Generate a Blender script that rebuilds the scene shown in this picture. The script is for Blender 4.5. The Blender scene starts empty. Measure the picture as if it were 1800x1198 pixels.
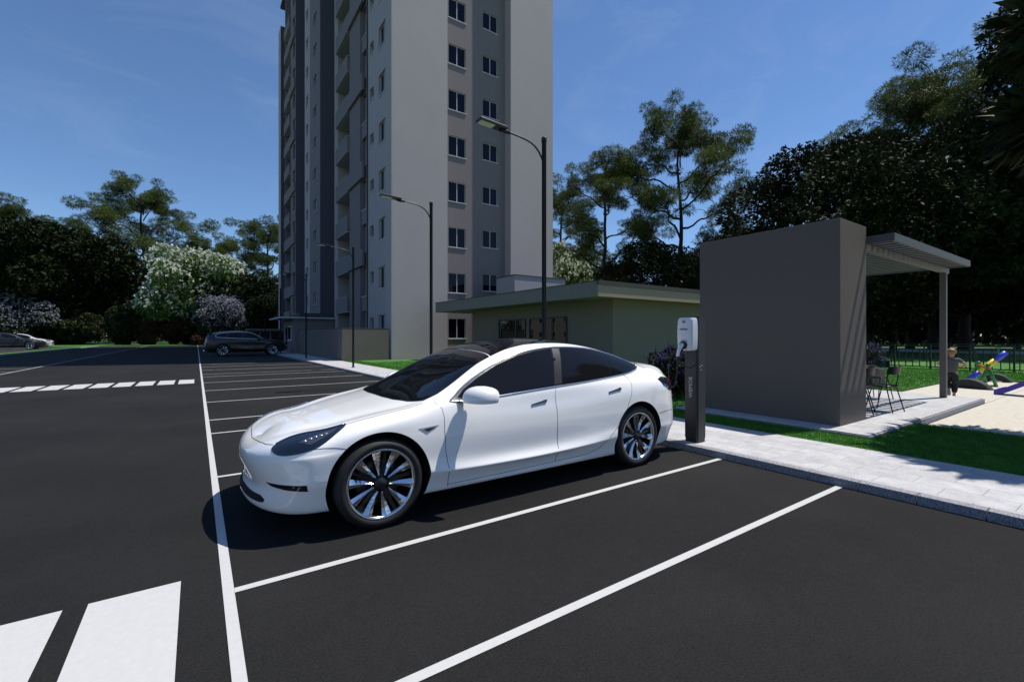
import bpy, bmesh, math, random
from mathutils import Vector, Matrix, geometry
from mathutils.bvhtree import BVHTree
R = math.radians
scene = bpy.context.scene
col = scene.collection

# ------------------------------------------------------------------ camera
camd = bpy.data.cameras.new("camera")
cam = bpy.data.objects.new("camera", camd)
col.objects.link(cam)
camd.sensor_width = 36.0
camd.lens = 16.04
camd.shift_y = -8.0 / 1800.0
camd.clip_start = 0.05
camd.clip_end = 2500
cam.location = (0, 0, 1.43)
cam.rotation_euler = (R(90), 0, R(-34.66))
scene.camera = cam
scene.render.resolution_x, scene.render.resolution_y = 1024, 681

# ------------------------------------------------------------------ world, sun, exposure
SUN_EL = R(64)
SUN_AZ = math.atan2(-0.28, 1.0)          # direction towards the sun in the xy plane
sdir = Vector((math.cos(SUN_EL) * math.cos(SUN_AZ), math.cos(SUN_EL) * math.sin(SUN_AZ), math.sin(SUN_EL)))
world = bpy.data.worlds.new("World")
scene.world = world
world.use_nodes = True
wn, wl = world.node_tree.nodes, world.node_tree.links
wn.clear()
sky = wn.new('ShaderNodeTexSky')
sky.sky_type = 'NISHITA'
sky.sun_disc = False
sky.sun_elevation = SUN_EL
sky.sun_rotation = math.pi / 2 - SUN_AZ
sky.air_density = 1.0
sky.dust_density = 0.0
sky.ozone_density = 9.0
sky.altitude = 0
bg = wn.new('ShaderNodeBackground')
bg.inputs['Strength'].default_value = 0.104
wo = wn.new('ShaderNodeOutputWorld')
# faint high wisps of cirrus
wtc = wn.new('ShaderNodeTexCoord'); wmp = wn.new('ShaderNodeMapping'); wmp.inputs['Scale'].default_value = (1.2, 3.2, 5.0); wmp.inputs['Rotation'].default_value = (.2, .3, .9)
wnz = wn.new('ShaderNodeTexNoise'); wnz.inputs['Scale'].default_value = 2.6; wnz.inputs['Detail'].default_value = 9; wnz.inputs['Roughness'].default_value = .62; wnz.inputs['Distortion'].default_value = .6
wrp = wn.new('ShaderNodeMapRange'); wrp.inputs['From Min'].default_value = .50; wrp.inputs['From Max'].default_value = .85; wrp.inputs['To Max'].default_value = .10
wmx = wn.new('ShaderNodeMix'); wmx.data_type = 'RGBA'
wl.new(wtc.outputs['Generated'], wmp.inputs['Vector']); wl.new(wmp.outputs[0], wnz.inputs['Vector']); wl.new(wnz.outputs['Fac'], wrp.inputs['Value'])
wl.new(wrp.outputs[0], wmx.inputs['Factor']); wl.new(sky.outputs[0], wmx.inputs['A']); wmx.inputs['B'].default_value = (6.0, 6.3, 6.8, 1)
wl.new(wmx.outputs['Result'], bg.inputs['Color'])
wl.new(bg.outputs[0], wo.inputs['Surface'])

sund = bpy.data.lights.new("sun", 'SUN')
sund.energy = 4.3
sund.angle = R(0.5)
sund.color = (1.0, 0.955, 0.89)
sun = bpy.data.objects.new("sun", sund)
col.objects.link(sun)
sun.location = (0, 0, 60)
sun.rotation_euler = (-sdir).to_track_quat('-Z', 'Y').to_euler()

scene.view_settings.view_transform = 'Standard'
scene.view_settings.look = 'None'
scene.view_settings.exposure = 0.3
scene.view_settings.gamma = 1.0
scene.render.engine = 'CYCLES'
scene.cycles.max_bounces = 6
scene.cycles.diffuse_bounces = 3
scene.cycles.glossy_bounces = 4
scene.cycles.transparent_max_bounces = 8

# ------------------------------------------------------------------ helpers: objects
def tag(o, label=None, cat=None, group=None, kind=None):
    if label: o['label'] = label
    if cat: o['category'] = cat
    if group: o['group'] = group
    if kind: o['kind'] = kind
    return o

def thing(name, label, cat, loc=(0, 0, 0), rz=0.0, group=None):
    o = bpy.data.objects.new(name, None)
    o.empty_display_size = 0.2
    col.objects.link(o)
    o.location = loc
    o.rotation_euler = (0, 0, rz)
    return tag(o, label, cat, group)

def link(name, me, parent=None, loc=None, rot=None):
    o = bpy.data.objects.new(name, me)
    col.objects.link(o)
    if parent: o.parent = parent
    if loc is not None: o.location = loc
    if rot is not None: o.rotation_euler = rot
    return o

def copy_tree(o, parent=None, ov=None):
    c = o.copy()
    col.objects.link(c)
    if parent: c.parent = parent
    for ch in list(o.children):
        copy_tree(ch, c)
    return c

class MB:
    """collects shapes into one mesh"""
    def __init__(s):
        s.v, s.f, s.m, s.sm = [], [], [], []
    def add(s, vs, fs, mi=0, smooth=False):
        n = len(s.v)
        s.v.extend([tuple(p) for p in vs])
        for f in fs:
            s.f.append(tuple(i + n for i in f)); s.m.append(mi); s.sm.append(smooth)
        return s
    def box(s, x0, x1, y0, y1, z0, z1, mi=0, M=None):
        vs = [(x0,y0,z0),(x1,y0,z0),(x1,y1,z0),(x0,y1,z0),(x0,y0,z1),(x1,y0,z1),(x1,y1,z1),(x0,y1,z1)]
        if M is not None: vs = [M @ Vector(p) for p in vs]
        return s.add(vs, [(0,3,2,1),(4,5,6,7),(0,1,5,4),(1,2,6,5),(2,3,7,6),(3,0,4,7)], mi)
    def bbox(s, x0, x1, y0, y1, z0, z1, b=0.01, mi=0, M=None):
        """bevelled box"""
        bm = bmesh.new()
        bmesh.ops.create_cube(bm, size=1)
        for v in bm.verts:
            v.co = Vector(((x0+x1)/2 + v.co.x*(x1-x0), (y0+y1)/2 + v.co.y*(y1-y0), (z0+z1)/2 + v.co.z*(z1-z0)))
        bmesh.ops.bevel(bm, geom=list(bm.edges), offset=b, segments=2, affect='EDGES', profile=0.5)
        bm.verts.index_update()
        vs = [v.co.copy() for v in bm.verts]
        if M is not None: vs = [M @ p for p in vs]
        fs = [[v.index for v in f.verts] for f in bm.faces]
        bm.free()
        return s.add(vs, fs, mi)
    def tube(s, pts, r, n=8, mi=0, closed=False, cap=True, flat=None):
        pts = [Vector(p) for p in pts]
        L = len(pts)
        rs = r if isinstance(r, (list, tuple)) else [r] * L
        vs, fs = [], []
        up = None
        for i, p in enumerate(pts):
            if closed: t = pts[(i+1) % L] - pts[i-1]
            else: t = pts[min(i+1, L-1)] - pts[max(i-1, 0)]
            if t.length < 1e-9: t = Vector((0, 0, 1))
            t.normalize()
            if up is None:
                up = Vector((0, 0, 1)) if abs(t.z) < 0.9 else Vector((1, 0, 0))
            a = t.cross(up)
            if a.length < 1e-6: a = t.orthogonal()
            a.normalize(); b = a.cross(t).normalized(); up = b
            for k in range(n):
                th = 2*math.pi*k/n
                vs.append(p + (a*math.cos(th) + b*math.sin(th) * (flat or 1)) * rs[i])
        for i in range(L if closed else L-1):
            j = (i+1) % L
            for k in range(n):
                k2 = (k+1) % n
                fs.append((i*n+k, i*n+k2, j*n+k2, j*n+k))
        if cap and not closed:
            fs.append(tuple(range(n))[::-1]); fs.append(tuple((L-1)*n+k for k in range(n)))
        return s.add(vs, fs, mi, True)
    def lathe(s, prof, n=32, M=None, mi=0, smooth=True):
        """prof: (r, h) along local z, open"""
        vs, fs = [], []
        for (r, h) in prof:
            for k in range(n):
                th = 2*math.pi*k/n
                p = Vector((r*math.cos(th), r*math.sin(th), h))
                vs.append(M @ p if M is not None else p)
        for i in range(len(prof)-1):
            for k in range(n):
                k2 = (k+1) % n
                fs.append((i*n+k, i*n+k2, (i+1)*n+k2, (i+1)*n+k))
        return s.add(vs, fs, mi, smooth)
    def prism(s, poly, h0, h1, M=None, mi=0, smooth=False):
        """poly: 2d outline in local xy (ccw), extruded along z"""
        n = len(poly)
        vs = [Vector((x, y, h0)) for x, y in poly] + [Vector((x, y, h1)) for x, y in poly]
        if M is not None: vs = [M @ p for p in vs]
        s.add(vs, [tuple(range(n))[::-1], tuple(range(n, 2*n))], mi)
        return s.add(vs, [(i, (i+1) % n, (i+1) % n + n, i+n) for i in range(n)], mi, smooth)
    def mesh(s, name, mats, auto=None):
        me = bpy.data.meshes.new(name)
        me.from_pydata(s.v, [], s.f)
        for m in (mats if isinstance(mats, (list, tuple)) else [mats]):
            me.materials.append(m)
        me.polygons.foreach_set('material_index', s.m)
        me.polygons.foreach_set('use_smooth', s.sm)
        me.update()
        return me
    def build(s, name, mats, parent=None, loc=None, rot=None, weld=0):
        me = s.mesh(name, mats)
        if weld:
            bm = bmesh.new(); bm.from_mesh(me)
            bmesh.ops.remove_doubles(bm, verts=bm.verts, dist=weld)
            bm.to_mesh(me); bm.free()
            me.set_sharp_from_angle(angle=R(40))
        return link(name, me, parent, loc, rot)

def sharp(me, ang=35):
    me.polygons.foreach_set('use_smooth', [True]*len(me.polygons))
    me.set_sharp_from_angle(angle=R(ang))

# ------------------------------------------------------------------ helpers: materials
def mat(name, color=(0.5, 0.5, 0.5), rough=0.6, metal=0.0, spec=0.5, coat=0.0, coat_rough=0.03, var=0.0, scale=5.0,
        bump=0.0, bscale=60.0, bdist=0.01, sheen=0.0, emit=None, trans=0.0, detail=6.0, c2=None, vscale=None):
    m = bpy.data.materials.new(name)
    m.use_nodes = True
    nt = m.node_tree; N, L = nt.nodes, nt.links
    b = N['Principled BSDF']
    b.inputs['Base Color'].default_value = (*color, 1)
    b.inputs['Roughness'].default_value = rough
    b.inputs['Metallic'].default_value = metal
    b.inputs['Specular IOR Level'].default_value = spec
    b.inputs['Coat Weight'].default_value = coat
    b.inputs['Coat Roughness'].default_value = coat_rough
    b.inputs['Transmission Weight'].default_value = trans
    tc = N.new('ShaderNodeTexCoord')
    if var > 0 or c2:
        nz = N.new('ShaderNodeTexNoise')
        nz.inputs['Scale'].default_value = scale; nz.inputs['Detail'].default_value = detail
        if vscale:
            mp = N.new('ShaderNodeMapping'); mp.inputs['Scale'].default_value = vscale
            L.new(tc.outputs['Object'], mp.inputs['Vector']); L.new(mp.outputs[0], nz.inputs['Vector'])
        else:
            L.new(tc.outputs['Object'], nz.inputs['Vector'])
        rp = N.new('ShaderNodeValToRGB')
        a = tuple(max(0, c*(1-var)) for c in color); c = tuple(min(1, c*(1+var)) for c in color)
        if c2: a, c = color, c2
        rp.color_ramp.elements[0].position = 0.32; rp.color_ramp.elements[1].position = 0.68
        rp.color_ramp.elements[0].color = (*a, 1); rp.color_ramp.elements[1].color = (*c, 1)
        L.new(nz.outputs['Fac'], rp.inputs['Fac']); L.new(rp.outputs['Color'], b.inputs['Base Color'])
    if bump > 0:
        n2 = N.new('ShaderNodeTexNoise'); n2.inputs['Scale'].default_value = bscale; n2.inputs['Detail'].default_value = 4
        L.new(tc.outputs['Object'], n2.inputs['Vector'])
        bp = N.new('ShaderNodeBump'); bp.inputs['Strength'].default_value = bump; bp.inputs['Distance'].default_value = bdist
        L.new(n2.outputs['Fac'], bp.inputs['Height']); L.new(bp.outputs[0], b.inputs['Normal'])
    if emit:
        b.inputs['Emission Color'].default_value = (*emit[:3], 1); b.inputs['Emission Strength'].default_value = emit[3]
    return m

def hermite(keys, x):
    """smooth interpolation through (x, v...) keys"""
    n = len(keys)
    if x <= keys[0][0]: return list(keys[0][1:])
    if x >= keys[-1][0]: return list(keys[-1][1:])
    i = max(k for k in range(n-1) if keys[k][0] <= x)
    x0, x1 = keys[i][0], keys[i+1][0]; h = x1-x0; t = (x-x0)/h
    out = []
    for c in range(1, len(keys[0])):
        def sl(k):
            if k == 0: return (keys[1][c]-keys[0][c])/(keys[1][0]-keys[0][0])
            if k == n-1: return (keys[-1][c]-keys[-2][c])/(keys[-1][0]-keys[-2][0])
            h0, h1 = keys[k][0]-keys[k-1][0], keys[k+1][0]-keys[k][0]
            d0, d1 = (keys[k][c]-keys[k-1][c])/h0, (keys[k+1][c]-keys[k][c])/h1
            return (d0*h1+d1*h0)/(h0+h1)
        m0, m1 = sl(i)*h, sl(i+1)*h
        v0, v1 = keys[i][c], keys[i+1][c]
        out.append((2*t**3-3*t**2+1)*v0+(t**3-2*t**2+t)*m0+(-2*t**3+3*t**2)*v1+(t**3-t**2)*m1)
    return out
# ------------------------------------------------------------------ car bodies
M_white = mat('white_car_paint', (0.88, 0.865, 0.84), rough=0.35, coat=1.0, coat_rough=0.02, spec=0.5)
M_glass = mat('tinted_car_glass', (0.004, 0.004, 0.005), rough=0.03, spec=0.6)
M_sglass = mat('tinted_side_glass', (0.008, 0.008, 0.009), rough=0.06, spec=0.28)
M_black = mat('black_trim', (0.008, 0.008, 0.009), rough=0.18)
M_well = mat('wheel_well_plastic', (0.004, 0.004, 0.004), rough=0.9)
M_chrome = mat('satin_chrome', (0.75, 0.76, 0.78), rough=0.12, metal=1.0)
M_tyre = mat('tyre_rubber', (0.012, 0.011, 0.011), rough=0.65, bump=0.2, bscale=150, bdist=0.002)
M_rimdark = mat('dark_wheel_face', (0.010, 0.010, 0.011), rough=0.3)
M_rimchrome = mat('machined_wheel_metal', (0.70, 0.70, 0.72), rough=0.17, metal=1.0)
M_lens = mat('headlight_lens', (0.006, 0.010, 0.02), rough=0.03, spec=0.7, coat=0.6)
M_led = mat('headlight_reflector', (0.35, 0.38, 0.42), rough=0.15, metal=0.7)
M_red = mat('tail_light_red', (0.16, 0.006, 0.008), rough=0.08, coat=1.0)
M_handle = mat('handle_metal', (.10, .105, .11), rough=.25, metal=.6)
M_vent = mat('vent_silver', (.42, .42, .43), rough=.3, metal=.4)
M_pillar = mat('door_pillar_black', (.024, .024, .025), rough=.35, spec=.3)
M_refl = mat('headlight_bowl', (.09, .10, .12), rough=.2, metal=.6)
M_seam = mat('panel_gap', (0.02, 0.02, 0.02), rough=0.7)

def spline_net(net, su, sv):
    """uniform cubic B-spline surface over the net, clamped at its ends; net[i][j] -> Vector"""
    def clamp(row):
        a = row[0]*2-row[1]; b = row[-1]*2-row[-2]
        return [a]+list(row)+[b]
    def ev(row, s):
        r = clamp(row); out = []
        for i in range(len(row)-1):
            p = r[i:i+4]
            for k in range(s):
                t = k/s
                out.append((p[0]*(1-t)**3 + p[1]*(3*t**3-6*t*t+4) + p[2]*(-3*t**3+3*t*t+3*t+1) + p[3]*t**3)/6)
        out.append(row[-1].copy())
        return out
    rows = [ev(r, sv) for r in net]
    cols = [ev([rows[i][j] for i in range(len(rows))], su) for j in range(len(rows[0]))]
    return [[cols[j][i] for j in range(len(cols))] for i in range(len(cols[0]))]

def body_net(F, xs, xe, xr, nose, tail, nf=2.3, nr=2.8):
    """F(x) -> section points (y,z), rows from the top centre line down; nose/tail: centre profiles (x,z)"""
    net = []
    S = F(xe); K = 7
    for k in range(K):
        th = (k/K)*math.pi/2
        c, s = math.cos(th), math.sin(th)
        row = []
        for j, (y, z) in enumerate(S):
            x0, z0 = nose[j]
            x = xe-(xe-x0)*c**(2/nf); yy = y*s**(2/nf) if s > 0 else 0
            w = s*s
            row.append(Vector((x, yy, z0*(1-w)+z*w)))
        net.append(row)
    for x in xs:
        net.append([Vector((x, y, z)) for (y, z) in F(x)])
    S = F(xr)
    for k in range(K, -1, -1):
        th = (k/K)*math.pi/2
        c, s = math.cos(th), math.sin(th)
        row = []
        for j, (y, z) in enumerate(S):
            x0, z0 = tail[j]
            x = xr+(x0-xr)*c**(2/nr); yy = y*s**(2/nr) if s > 1e-6 else 0
            w = s*s
            row.append(Vector((x, yy, z0*(1-w)+z*w)))
        net.append(row)
    return net

def body_mesh(net, su, sv, wheels, Rw, mats, y_in=0.52, seg=64):
    G = spline_net(net, su, sv)
    nu, nv = len(G), len(G[0])
    bm = bmesh.new()
    for sgn in (1, -1):
        V = [[bm.verts.new((p.x, p.y*sgn, p.z)) for p in r] for r in G]
        for i in range(nu-1):
            for j in range(nv-1):
                q = [V[i][j], V[i+1][j], V[i+1][j+1], V[i][j+1]]
                if sgn < 0: q.reverse()
                bm.faces.new(q)
    bmesh.ops.remove_doubles(bm, verts=bm.verts, dist=0.0006)
    bmesh.ops.dissolve_degenerate(bm, edges=bm.edges, dist=0.0003)
    bmesh.ops.recalc_face_normals(bm, faces=bm.faces)
    for f in bm.faces: f.smooth = True
    bvh = BVHTree.FromBMesh(bm)
    me = bpy.data.meshes.new('body')
    bm.to_mesh(me); bm.free()
    for m in mats: me.materials.append(m)
    # wheel arches are cut out of the closed shell
    cut = MB()
    for (wx, wz) in wheels:
        for sg in (1, -1):
            Mx = Matrix.Translation((wx, 0, wz)) @ Matrix.Rotation(R(90), 4, 'X')
            y0, y1 = (-1.2, -y_in) if sg > 0 else (y_in, 1.2)
            poly = [(Rw*math.cos(2*math.pi*k/seg), Rw*math.sin(2*math.pi*k/seg)) for k in range(seg)]
            cut.prism(poly, y0, y1, Mx, 1)
    cme = cut.mesh('cut', list(mats))
    bmc = bmesh.new(); bmc.from_mesh(cme)
    bmesh.ops.remove_doubles(bmc, verts=bmc.verts, dist=1e-5)
    bmesh.ops.recalc_face_normals(bmc, faces=bmc.faces)
    bmc.to_mesh(cme); bmc.free()
    o = bpy.data.objects.new('body_tmp', me); col.objects.link(o)
    c = bpy.data.objects.new('cut_tmp', cme); col.objects.link(c)
    md = o.modifiers.new('b', 'BOOLEAN'); md.operation = 'DIFFERENCE'; md.object = c; md.solver = 'EXACT'
    dg = bpy.context.evaluated_depsgraph_get()
    out = bpy.data.meshes.new_from_object(o.evaluated_get(dg))
    bpy.data.objects.remove(o); bpy.data.objects.remove(c)
    bpy.data.meshes.remove(cme); bpy.data.meshes.remove(me)
    out.name = 'body'
    out.set_sharp_from_angle(angle=R(50))
    return out, bvh

def cast(bvh, mode, u, v, side=1):
    if mode == 'side': o, d = Vector((u, 3*side, v)), Vector((0, -side, 0))
    elif mode == 'top': o, d = Vector((u, v*side, 3)), Vector((0, 0, -1))
    elif mode == 'front': o, d = Vector((-2, u*side, v)), Vector((1, 0, 0))
    else: o, d = Vector((8, u*side, v)), Vector((-1, 0, 0))
    h = bvh.ray_cast(o, d)
    if h[0] is None:
        h = bvh.find_nearest(o + d*2.2 if mode != 'top' else Vector((u, v*side, 1.2)))
    n = h[1]
    if n.dot(d) > 0: n = -n
    return h[0], n

def dense(poly, step, closed=True):
    out = []
    n = len(poly)
    for i in range(n if closed else n-1):
        a, b = Vector(poly[i]), Vector(poly[(i+1) % n])
        k = max(1, int((b-a).length/step))
        for q in range(k): out.append(a.lerp(b, q/k))
    if not closed: out.append(Vector(poly[-1]))
    return out

def smoothpoly(poly, it=2, closed=True):
    """rounds a polygon a little (corner cutting)"""
    p = [Vector(q) for q in poly]
    for _ in range(it):
        q = []; n = len(p)
        rng = range(n) if closed else range(n-1)
        if not closed: q.append(p[0])
        for i in rng:
            a, b = p[i], p[(i+1) % n]
            q += [a.lerp(b, .25), a.lerp(b, .75)]
        if not closed: q.append(p[-1])
        p = q
    return p

def patch(bvh, mode, poly, off=0.004, side=1, step=0.03, skirt=0.015, mb=None, mi=0):
    out = dense(poly, step)
    n = len(out)
    pts = [p.to_2d() for p in out]
    xs = [p.x for p in pts]; ys = [p.y for p in pts]
    x = min(xs)+step/2
    cand = []
    while x < max(xs):
        y = min(ys)+step/2
        while y < max(ys):
            q = Vector((x, y))
            if min((q-p).length for p in pts) > step*0.45: cand.append(q)
            y += step
        x += step
    edges = [(i, (i+1) % n) for i in range(n)]
    V, E_, F_, *_ = geometry.delaunay_2d_cdt(pts+cand, edges, [], 1, 1e-6)
    vs = []
    for p in V:
        h, nn = cast(bvh, mode, p.x, p.y, side)
        vs.append(h+nn*off)
    fs = [list(f) for f in F_]
    # skirt along the outline
    ring = []
    for p in pts:
        h, nn = cast(bvh, mode, p.x, p.y, side)
        ring.append((h+nn*off, h-nn*skirt))
    b = len(vs)
    for a, c in ring: vs += [a, c]
    sk = [(b+2*i, b+2*i+1, b+2*((i+1) % n)+1, b+2*((i+1) % n)) for i in range(n)]
    mb = mb or MB()
    mb.add(vs, fs, mi, True); mb.add(vs[b:], [tuple(k-b for k in f) for f in sk], mi, False)
    return mb

def trace(bvh, mode, pts, r, side=1, off=0.0, step=0.03, closed=False, mb=None, n=6, mi=0, flat=None):
    p3 = []
    for p in dense(pts, step, closed):
        h, nn = cast(bvh, mode, p.x, p.y, side)
        p3.append(h+nn*off)
    mb = mb or MB()
    return mb.tube(p3, r, n, mi, closed=closed, flat=flat)

# ------------------------------------------------------------------ the white saloon
def sedan_section(x):
    zc, = hermite([(.3,.70),(.5,.755),(.7,.805),(1.0,.87),(1.12,.898),(1.24,.942),(1.5,1.07),(1.8,1.218),(2.1,1.33),(2.4,1.392),(2.7,1.412),(3.0,1.402),
                   (3.3,1.362),(3.7,1.262),(4.0,1.157),(4.25,1.07),(4.45,1.02),(4.6,1.01)], x)
    yr, zr = hermite([(.3,.42,.69),(.6,.52,.765),(.9,.60,.83),(1.2,.67,.885),(1.5,.655,1.015),(1.8,.61,1.175),(2.1,.575,1.285),(2.4,.555,1.345),
                      (2.7,.545,1.36),(3.0,.55,1.352),(3.3,.56,1.312),(3.7,.595,1.215),(4.0,.63,1.115),(4.25,.66,1.035),(4.45,.67,.99),(4.6,.68,.98)], x)
    yb, zb = hermite([(.3,.62,.655),(.6,.735,.745),(.9,.79,.815),(1.2,.81,.86),(1.6,.825,.90),(2.0,.83,.915),(2.6,.835,.935),(3.2,.83,.955),
                      (3.7,.81,.965),(4.0,.80,.965),(4.3,.775,.95),(4.5,.76,.935)], x)
    ys, zs = hermite([(.3,.73,.60),(.5,.835,.66),(.84,.90,.76),(1.3,.872,.80),(2,.862,.805),(3,.868,.83),(3.7,.90,.87),(4.1,.89,.88),(4.4,.86,.87)], x)
    ym, = hermite([(.3,.78),(.5,.86),(.84,.915),(1.3,.902),(2,.898),(3,.905),(3.7,.932),(4.1,.91),(4.4,.87)], x)
    yl, zl = hermite([(.3,.77,.40),(.5,.865,.40),(.84,.915,.40),(1.3,.925,.35),(2,.935,.33),(3,.940,.35),(3.7,.94,.40),(4.1,.91,.40),(4.4,.86,.40)], x)
    y3, z3 = (yr+yb)/2+0.018, (zr+zb)/2+0.012
    e, = hermite([(1.1,.1),(1.5,1),(3.0,1),(3.35,.1)], x)
    return [(0, zc), (yr*.5, zc-(zc-zr)*.22), (yr*.86, zc-(zc-zr)*.68), (yr+.012, zr-.012), (y3, z3), (yb, zb), (yb+(ys-yb)*.5, zb-(zb-zs)*.22), (ys, zs), (ys*.5+ym*.5+.0, zs-.07), (ym, .60),
            (ym*.88+yl*.12-.005*e, .47), (yl-.002-.022*e, zl+.062), (yl-.003, zl+.014), (yl-.003-.001*(1-e), zl+.002), (yl-.008-.016*e, zl-.022), (yl-.045-.017*e, zl-.10), (yl-.06, .19), (yl-.10, .155), (.45, .15), (0, .15)]
nose = [(.17,.635),(.13,.625),(.095,.61),(.065,.595),(.045,.58),(.03,.565),(.02,.55),(.012,.53),(.008,.505),(.012,.47),(.03,.42),(.048,.36),(.052,.35),(.055,.34),(.055,.315),(.012,.24),(.02,.20),(.06,.165),(.25,.15),(.45,.15)]
tail = [(4.62,1.025),(4.645,1.025),(4.66,1.02),(4.655,1.005),(4.635,.98),(4.625,.95),(4.625,.92),(4.63,.87),(4.64,.80),(4.67,.66),(4.69,.54),(4.69,.44),(4.69,.425),(4.69,.41),(4.685,.38),(4.67,.31),(4.64,.24),(4.58,.19),(4.4,.16),(4.2,.15)]
SED_X0, SED_YC = 0.27, 4.235
FW, RW, WR = (0.865, 0.335), (3.73, 0.335), 0.335
sed_net = body_net(sedan_section, [.5,.62,.74,.88,1.02,1.14,1.24,1.34,1.46,1.6,1.78,1.96,2.14,2.32,2.5,2.7,2.9,3.1,3.3,3.5,3.68,3.84,3.98,4.1], .5, 4.1, nose, tail)
sed_body, sed_bvh = body_mesh(sed_net, 5, 5, [FW, RW], 0.385, [M_white, M_well])

def basis(d):
    d = Vector(d).normalized()
    a = d.cross(Vector((0, 0, 1)))
    if a.length < .1: a = Vector((0, 1, 0))
    a.normalize(); return d, a, a.cross(d)

def patch3(bvh, pts, d, off=0.004, side=1, **kw):
    """patch from a 3D outline pushed onto the body along direction d"""
    d, a, b = basis(d)
    p2 = [(Vector(p).dot(a), Vector(p).dot(b)) for p in pts]
    S = Vector((1, side, 1))
    class Proj:
        def ray_cast(self, o, dd):
            # o encodes (u, *, v) from 'side' mode
            org = (a*o.x + b*o.z - d*6) * S
            dr = d*S
            h = bvh.ray_cast(org, dr)
            if h[0] is None: h = bvh.find_nearest((a*o.x + b*o.z) * S + dr*0)
            n = h[1]
            if n.dot(dr) > 0: n = -n
            return (h[0], n, 0, 0)
    P = Proj()
    out = dense([Vector(q) for q in p2], kw.get('step', .03)); step = kw.get('step', .03)
    n = len(out); pp = [p.to_2d() for p in out]
    xs = [p.x for p in pp]; ys = [p.y for p in pp]
    cand = []; x = min(xs)+step/2
    while x < max(xs):
        y = min(ys)+step/2
        while y < max(ys):
            q = Vector((x, y))
            if min((q-p).length for p in pp) > step*.45: cand.append(q)
            y += step
        x += step
    V, E_, F_, *_ = geometry.delaunay_2d_cdt(pp+cand, [(i, (i+1) % n) for i in range(n)], [], 1, 1e-6)
    def at(p):
        h = P.ray_cast(Vector((p.x, 0, p.y)), None); return h[0], h[1]
    vs = []
    for p in V:
        h, nn = at(p); vs.append(h+nn*off)
    mb = kw.get('mb') or MB()
    mi = kw.get('mi', 0)
    mb.add(vs, [list(f) for f in F_], mi, True)
    ring = []
    for p in pp:
        h, nn = at(p); ring += [h+nn*off, h-nn*.012]
    mb.add(ring, [(2*i, 2*i+1, 2*((i+1) % n)+1, 2*((i+1) % n)) for i in range(n)], mi)
    return mb

def trace3(bvh, pts, r, side=1, off=0.0, step=.03, mb=None, closed=False, n=6):
    """tube along 3D points snapped to the nearest body surface"""
    out = []
    for p in dense(pts, step, closed):
        q = Vector((p.x, p.y*side, p.z))
        h = bvh.find_nearest(q); nn = h[1]
        if nn.dot(Vector((h[0].x-2.3, h[0].y, h[0].z-.7))) < 0: nn = -nn
        out.append(h[0]+nn*off)
    mb = mb or MB()
    return mb.tube(out, r, n, closed=closed)

# ---- wheels
def wheel_meshes(WR=.335, RR=.262, W=.225, spokes=5):
    """axis along local +y pointing outward; origin at the wheel centre on the outer face plane"""
    Mx = Matrix.Rotation(R(-90), 4, 'X')       # local z -> +y
    t = MB()
    prof = [(RR-.004, -.012), (RR+.006, -.002), (RR+.03, .004), (WR-.035, .0), (WR-.016, -.012), (WR-.004, -.03), (WR, -.05), (WR+.001, -W/2),
            (WR, -W+.05), (WR-.005, -W+.03), (WR-.03, -W), (RR, -W+.005)]
    t.lathe(prof, 96, Mx)
    for g in (-.065, -.095, -.13, -.16):       # tread grooves
        t.lathe([(WR+.0015, g-.005), (WR-.001, g), (WR+.0015, g+.005)], 96, Mx)
    tyre = t.mesh('tyre', M_tyre)
    b = MB()
    b.lathe([(RR-.004, -.012), (RR, -.006), (RR-.006, -.004), (RR-.018, -.010), (RR-.024, -.03), (RR-.026, -.05)], 96, Mx, 0)
    b.lathe([(RR-.026, -.05), (RR-.03, -.12), (RR-.03, -W+.01)], 96, Mx, 1)
    def P(r, a, h): return Mx @ Vector((r*math.cos(a), r*math.sin(a), h))
    for k in range(spokes):
        c = 2*math.pi*k/spokes + R(90)
        for sg in (1, -1):
            # one blade: inner end near the hub, outer end at the rim, with a raised ridge
            rings = []
            K = 6
            for i in range(K+1):
                f = i/K
                r = .062+(RR-.02-.062)*f
                off = .014 + .050*f**.9
                ac = c + sg*off/ r * 1.0
                wd = (.016+.046*f**1.3)/r
                h = -.030 + .018*f - .012*math.sin(f*math.pi)
                rings.append([P(r, ac-sg*wd*.40, h-.030), P(r, ac-sg*wd*.40, h-.004), P(r, ac+sg*wd*.1, h+.006), P(r, ac+sg*wd*.75, h-.010), P(r, ac+sg*wd*.75, h-.030)])
            vs = [p for rg in rings for p in rg]; n = 5
            for i in range(K):
                for j in range(n-1):
                    q = (i*n+j, i*n+j+1, (i+1)*n+j+1, (i+1)*n+j)
                    b.add([vs[x] for x in q], [(0, 1, 2, 3)], 0)
            b.add(rings[-1], [(0, 1, 2, 3, 4)], 0); b.add(rings[0], [(4, 3, 2, 1, 0)], 0)
        # dark web filling the side between two pairs
        c2 = c+math.pi/spokes
        pts = [P(.05, c2-.35, -.038), P(.05, c2+.35, -.038), P(.11, c2+.17, -.043), P(.235, c2+.05, -.04), P(.235, c2-.05, -.04), P(.11, c2-.17, -.043)]
        b.add(pts, [(0, 1, 2, 3, 4, 5)], 1)
    # hub: dark star with cap
    b.lathe([(.0001, -.018), (.024, -.020), (.027, -.024), (.042, -.027), (.052, -.045)], 40, Mx, 1)
    # brake disc behind
    rim = b.mesh('rim', [M_rimchrome, M_rimdark])
    d = MB(); d.lathe([(.0001, -.10), (.07, -.10), (.075, -.085), (.175, -.085), (.178, -.10)], 48, Mx, 0)
    disc = d.mesh('brake_disc', M_disc)
    return tyre, rim, disc
M_disc = mat('brake_disc_metal', (.05, .05, .052), rough=.45, metal=.8)
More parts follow.
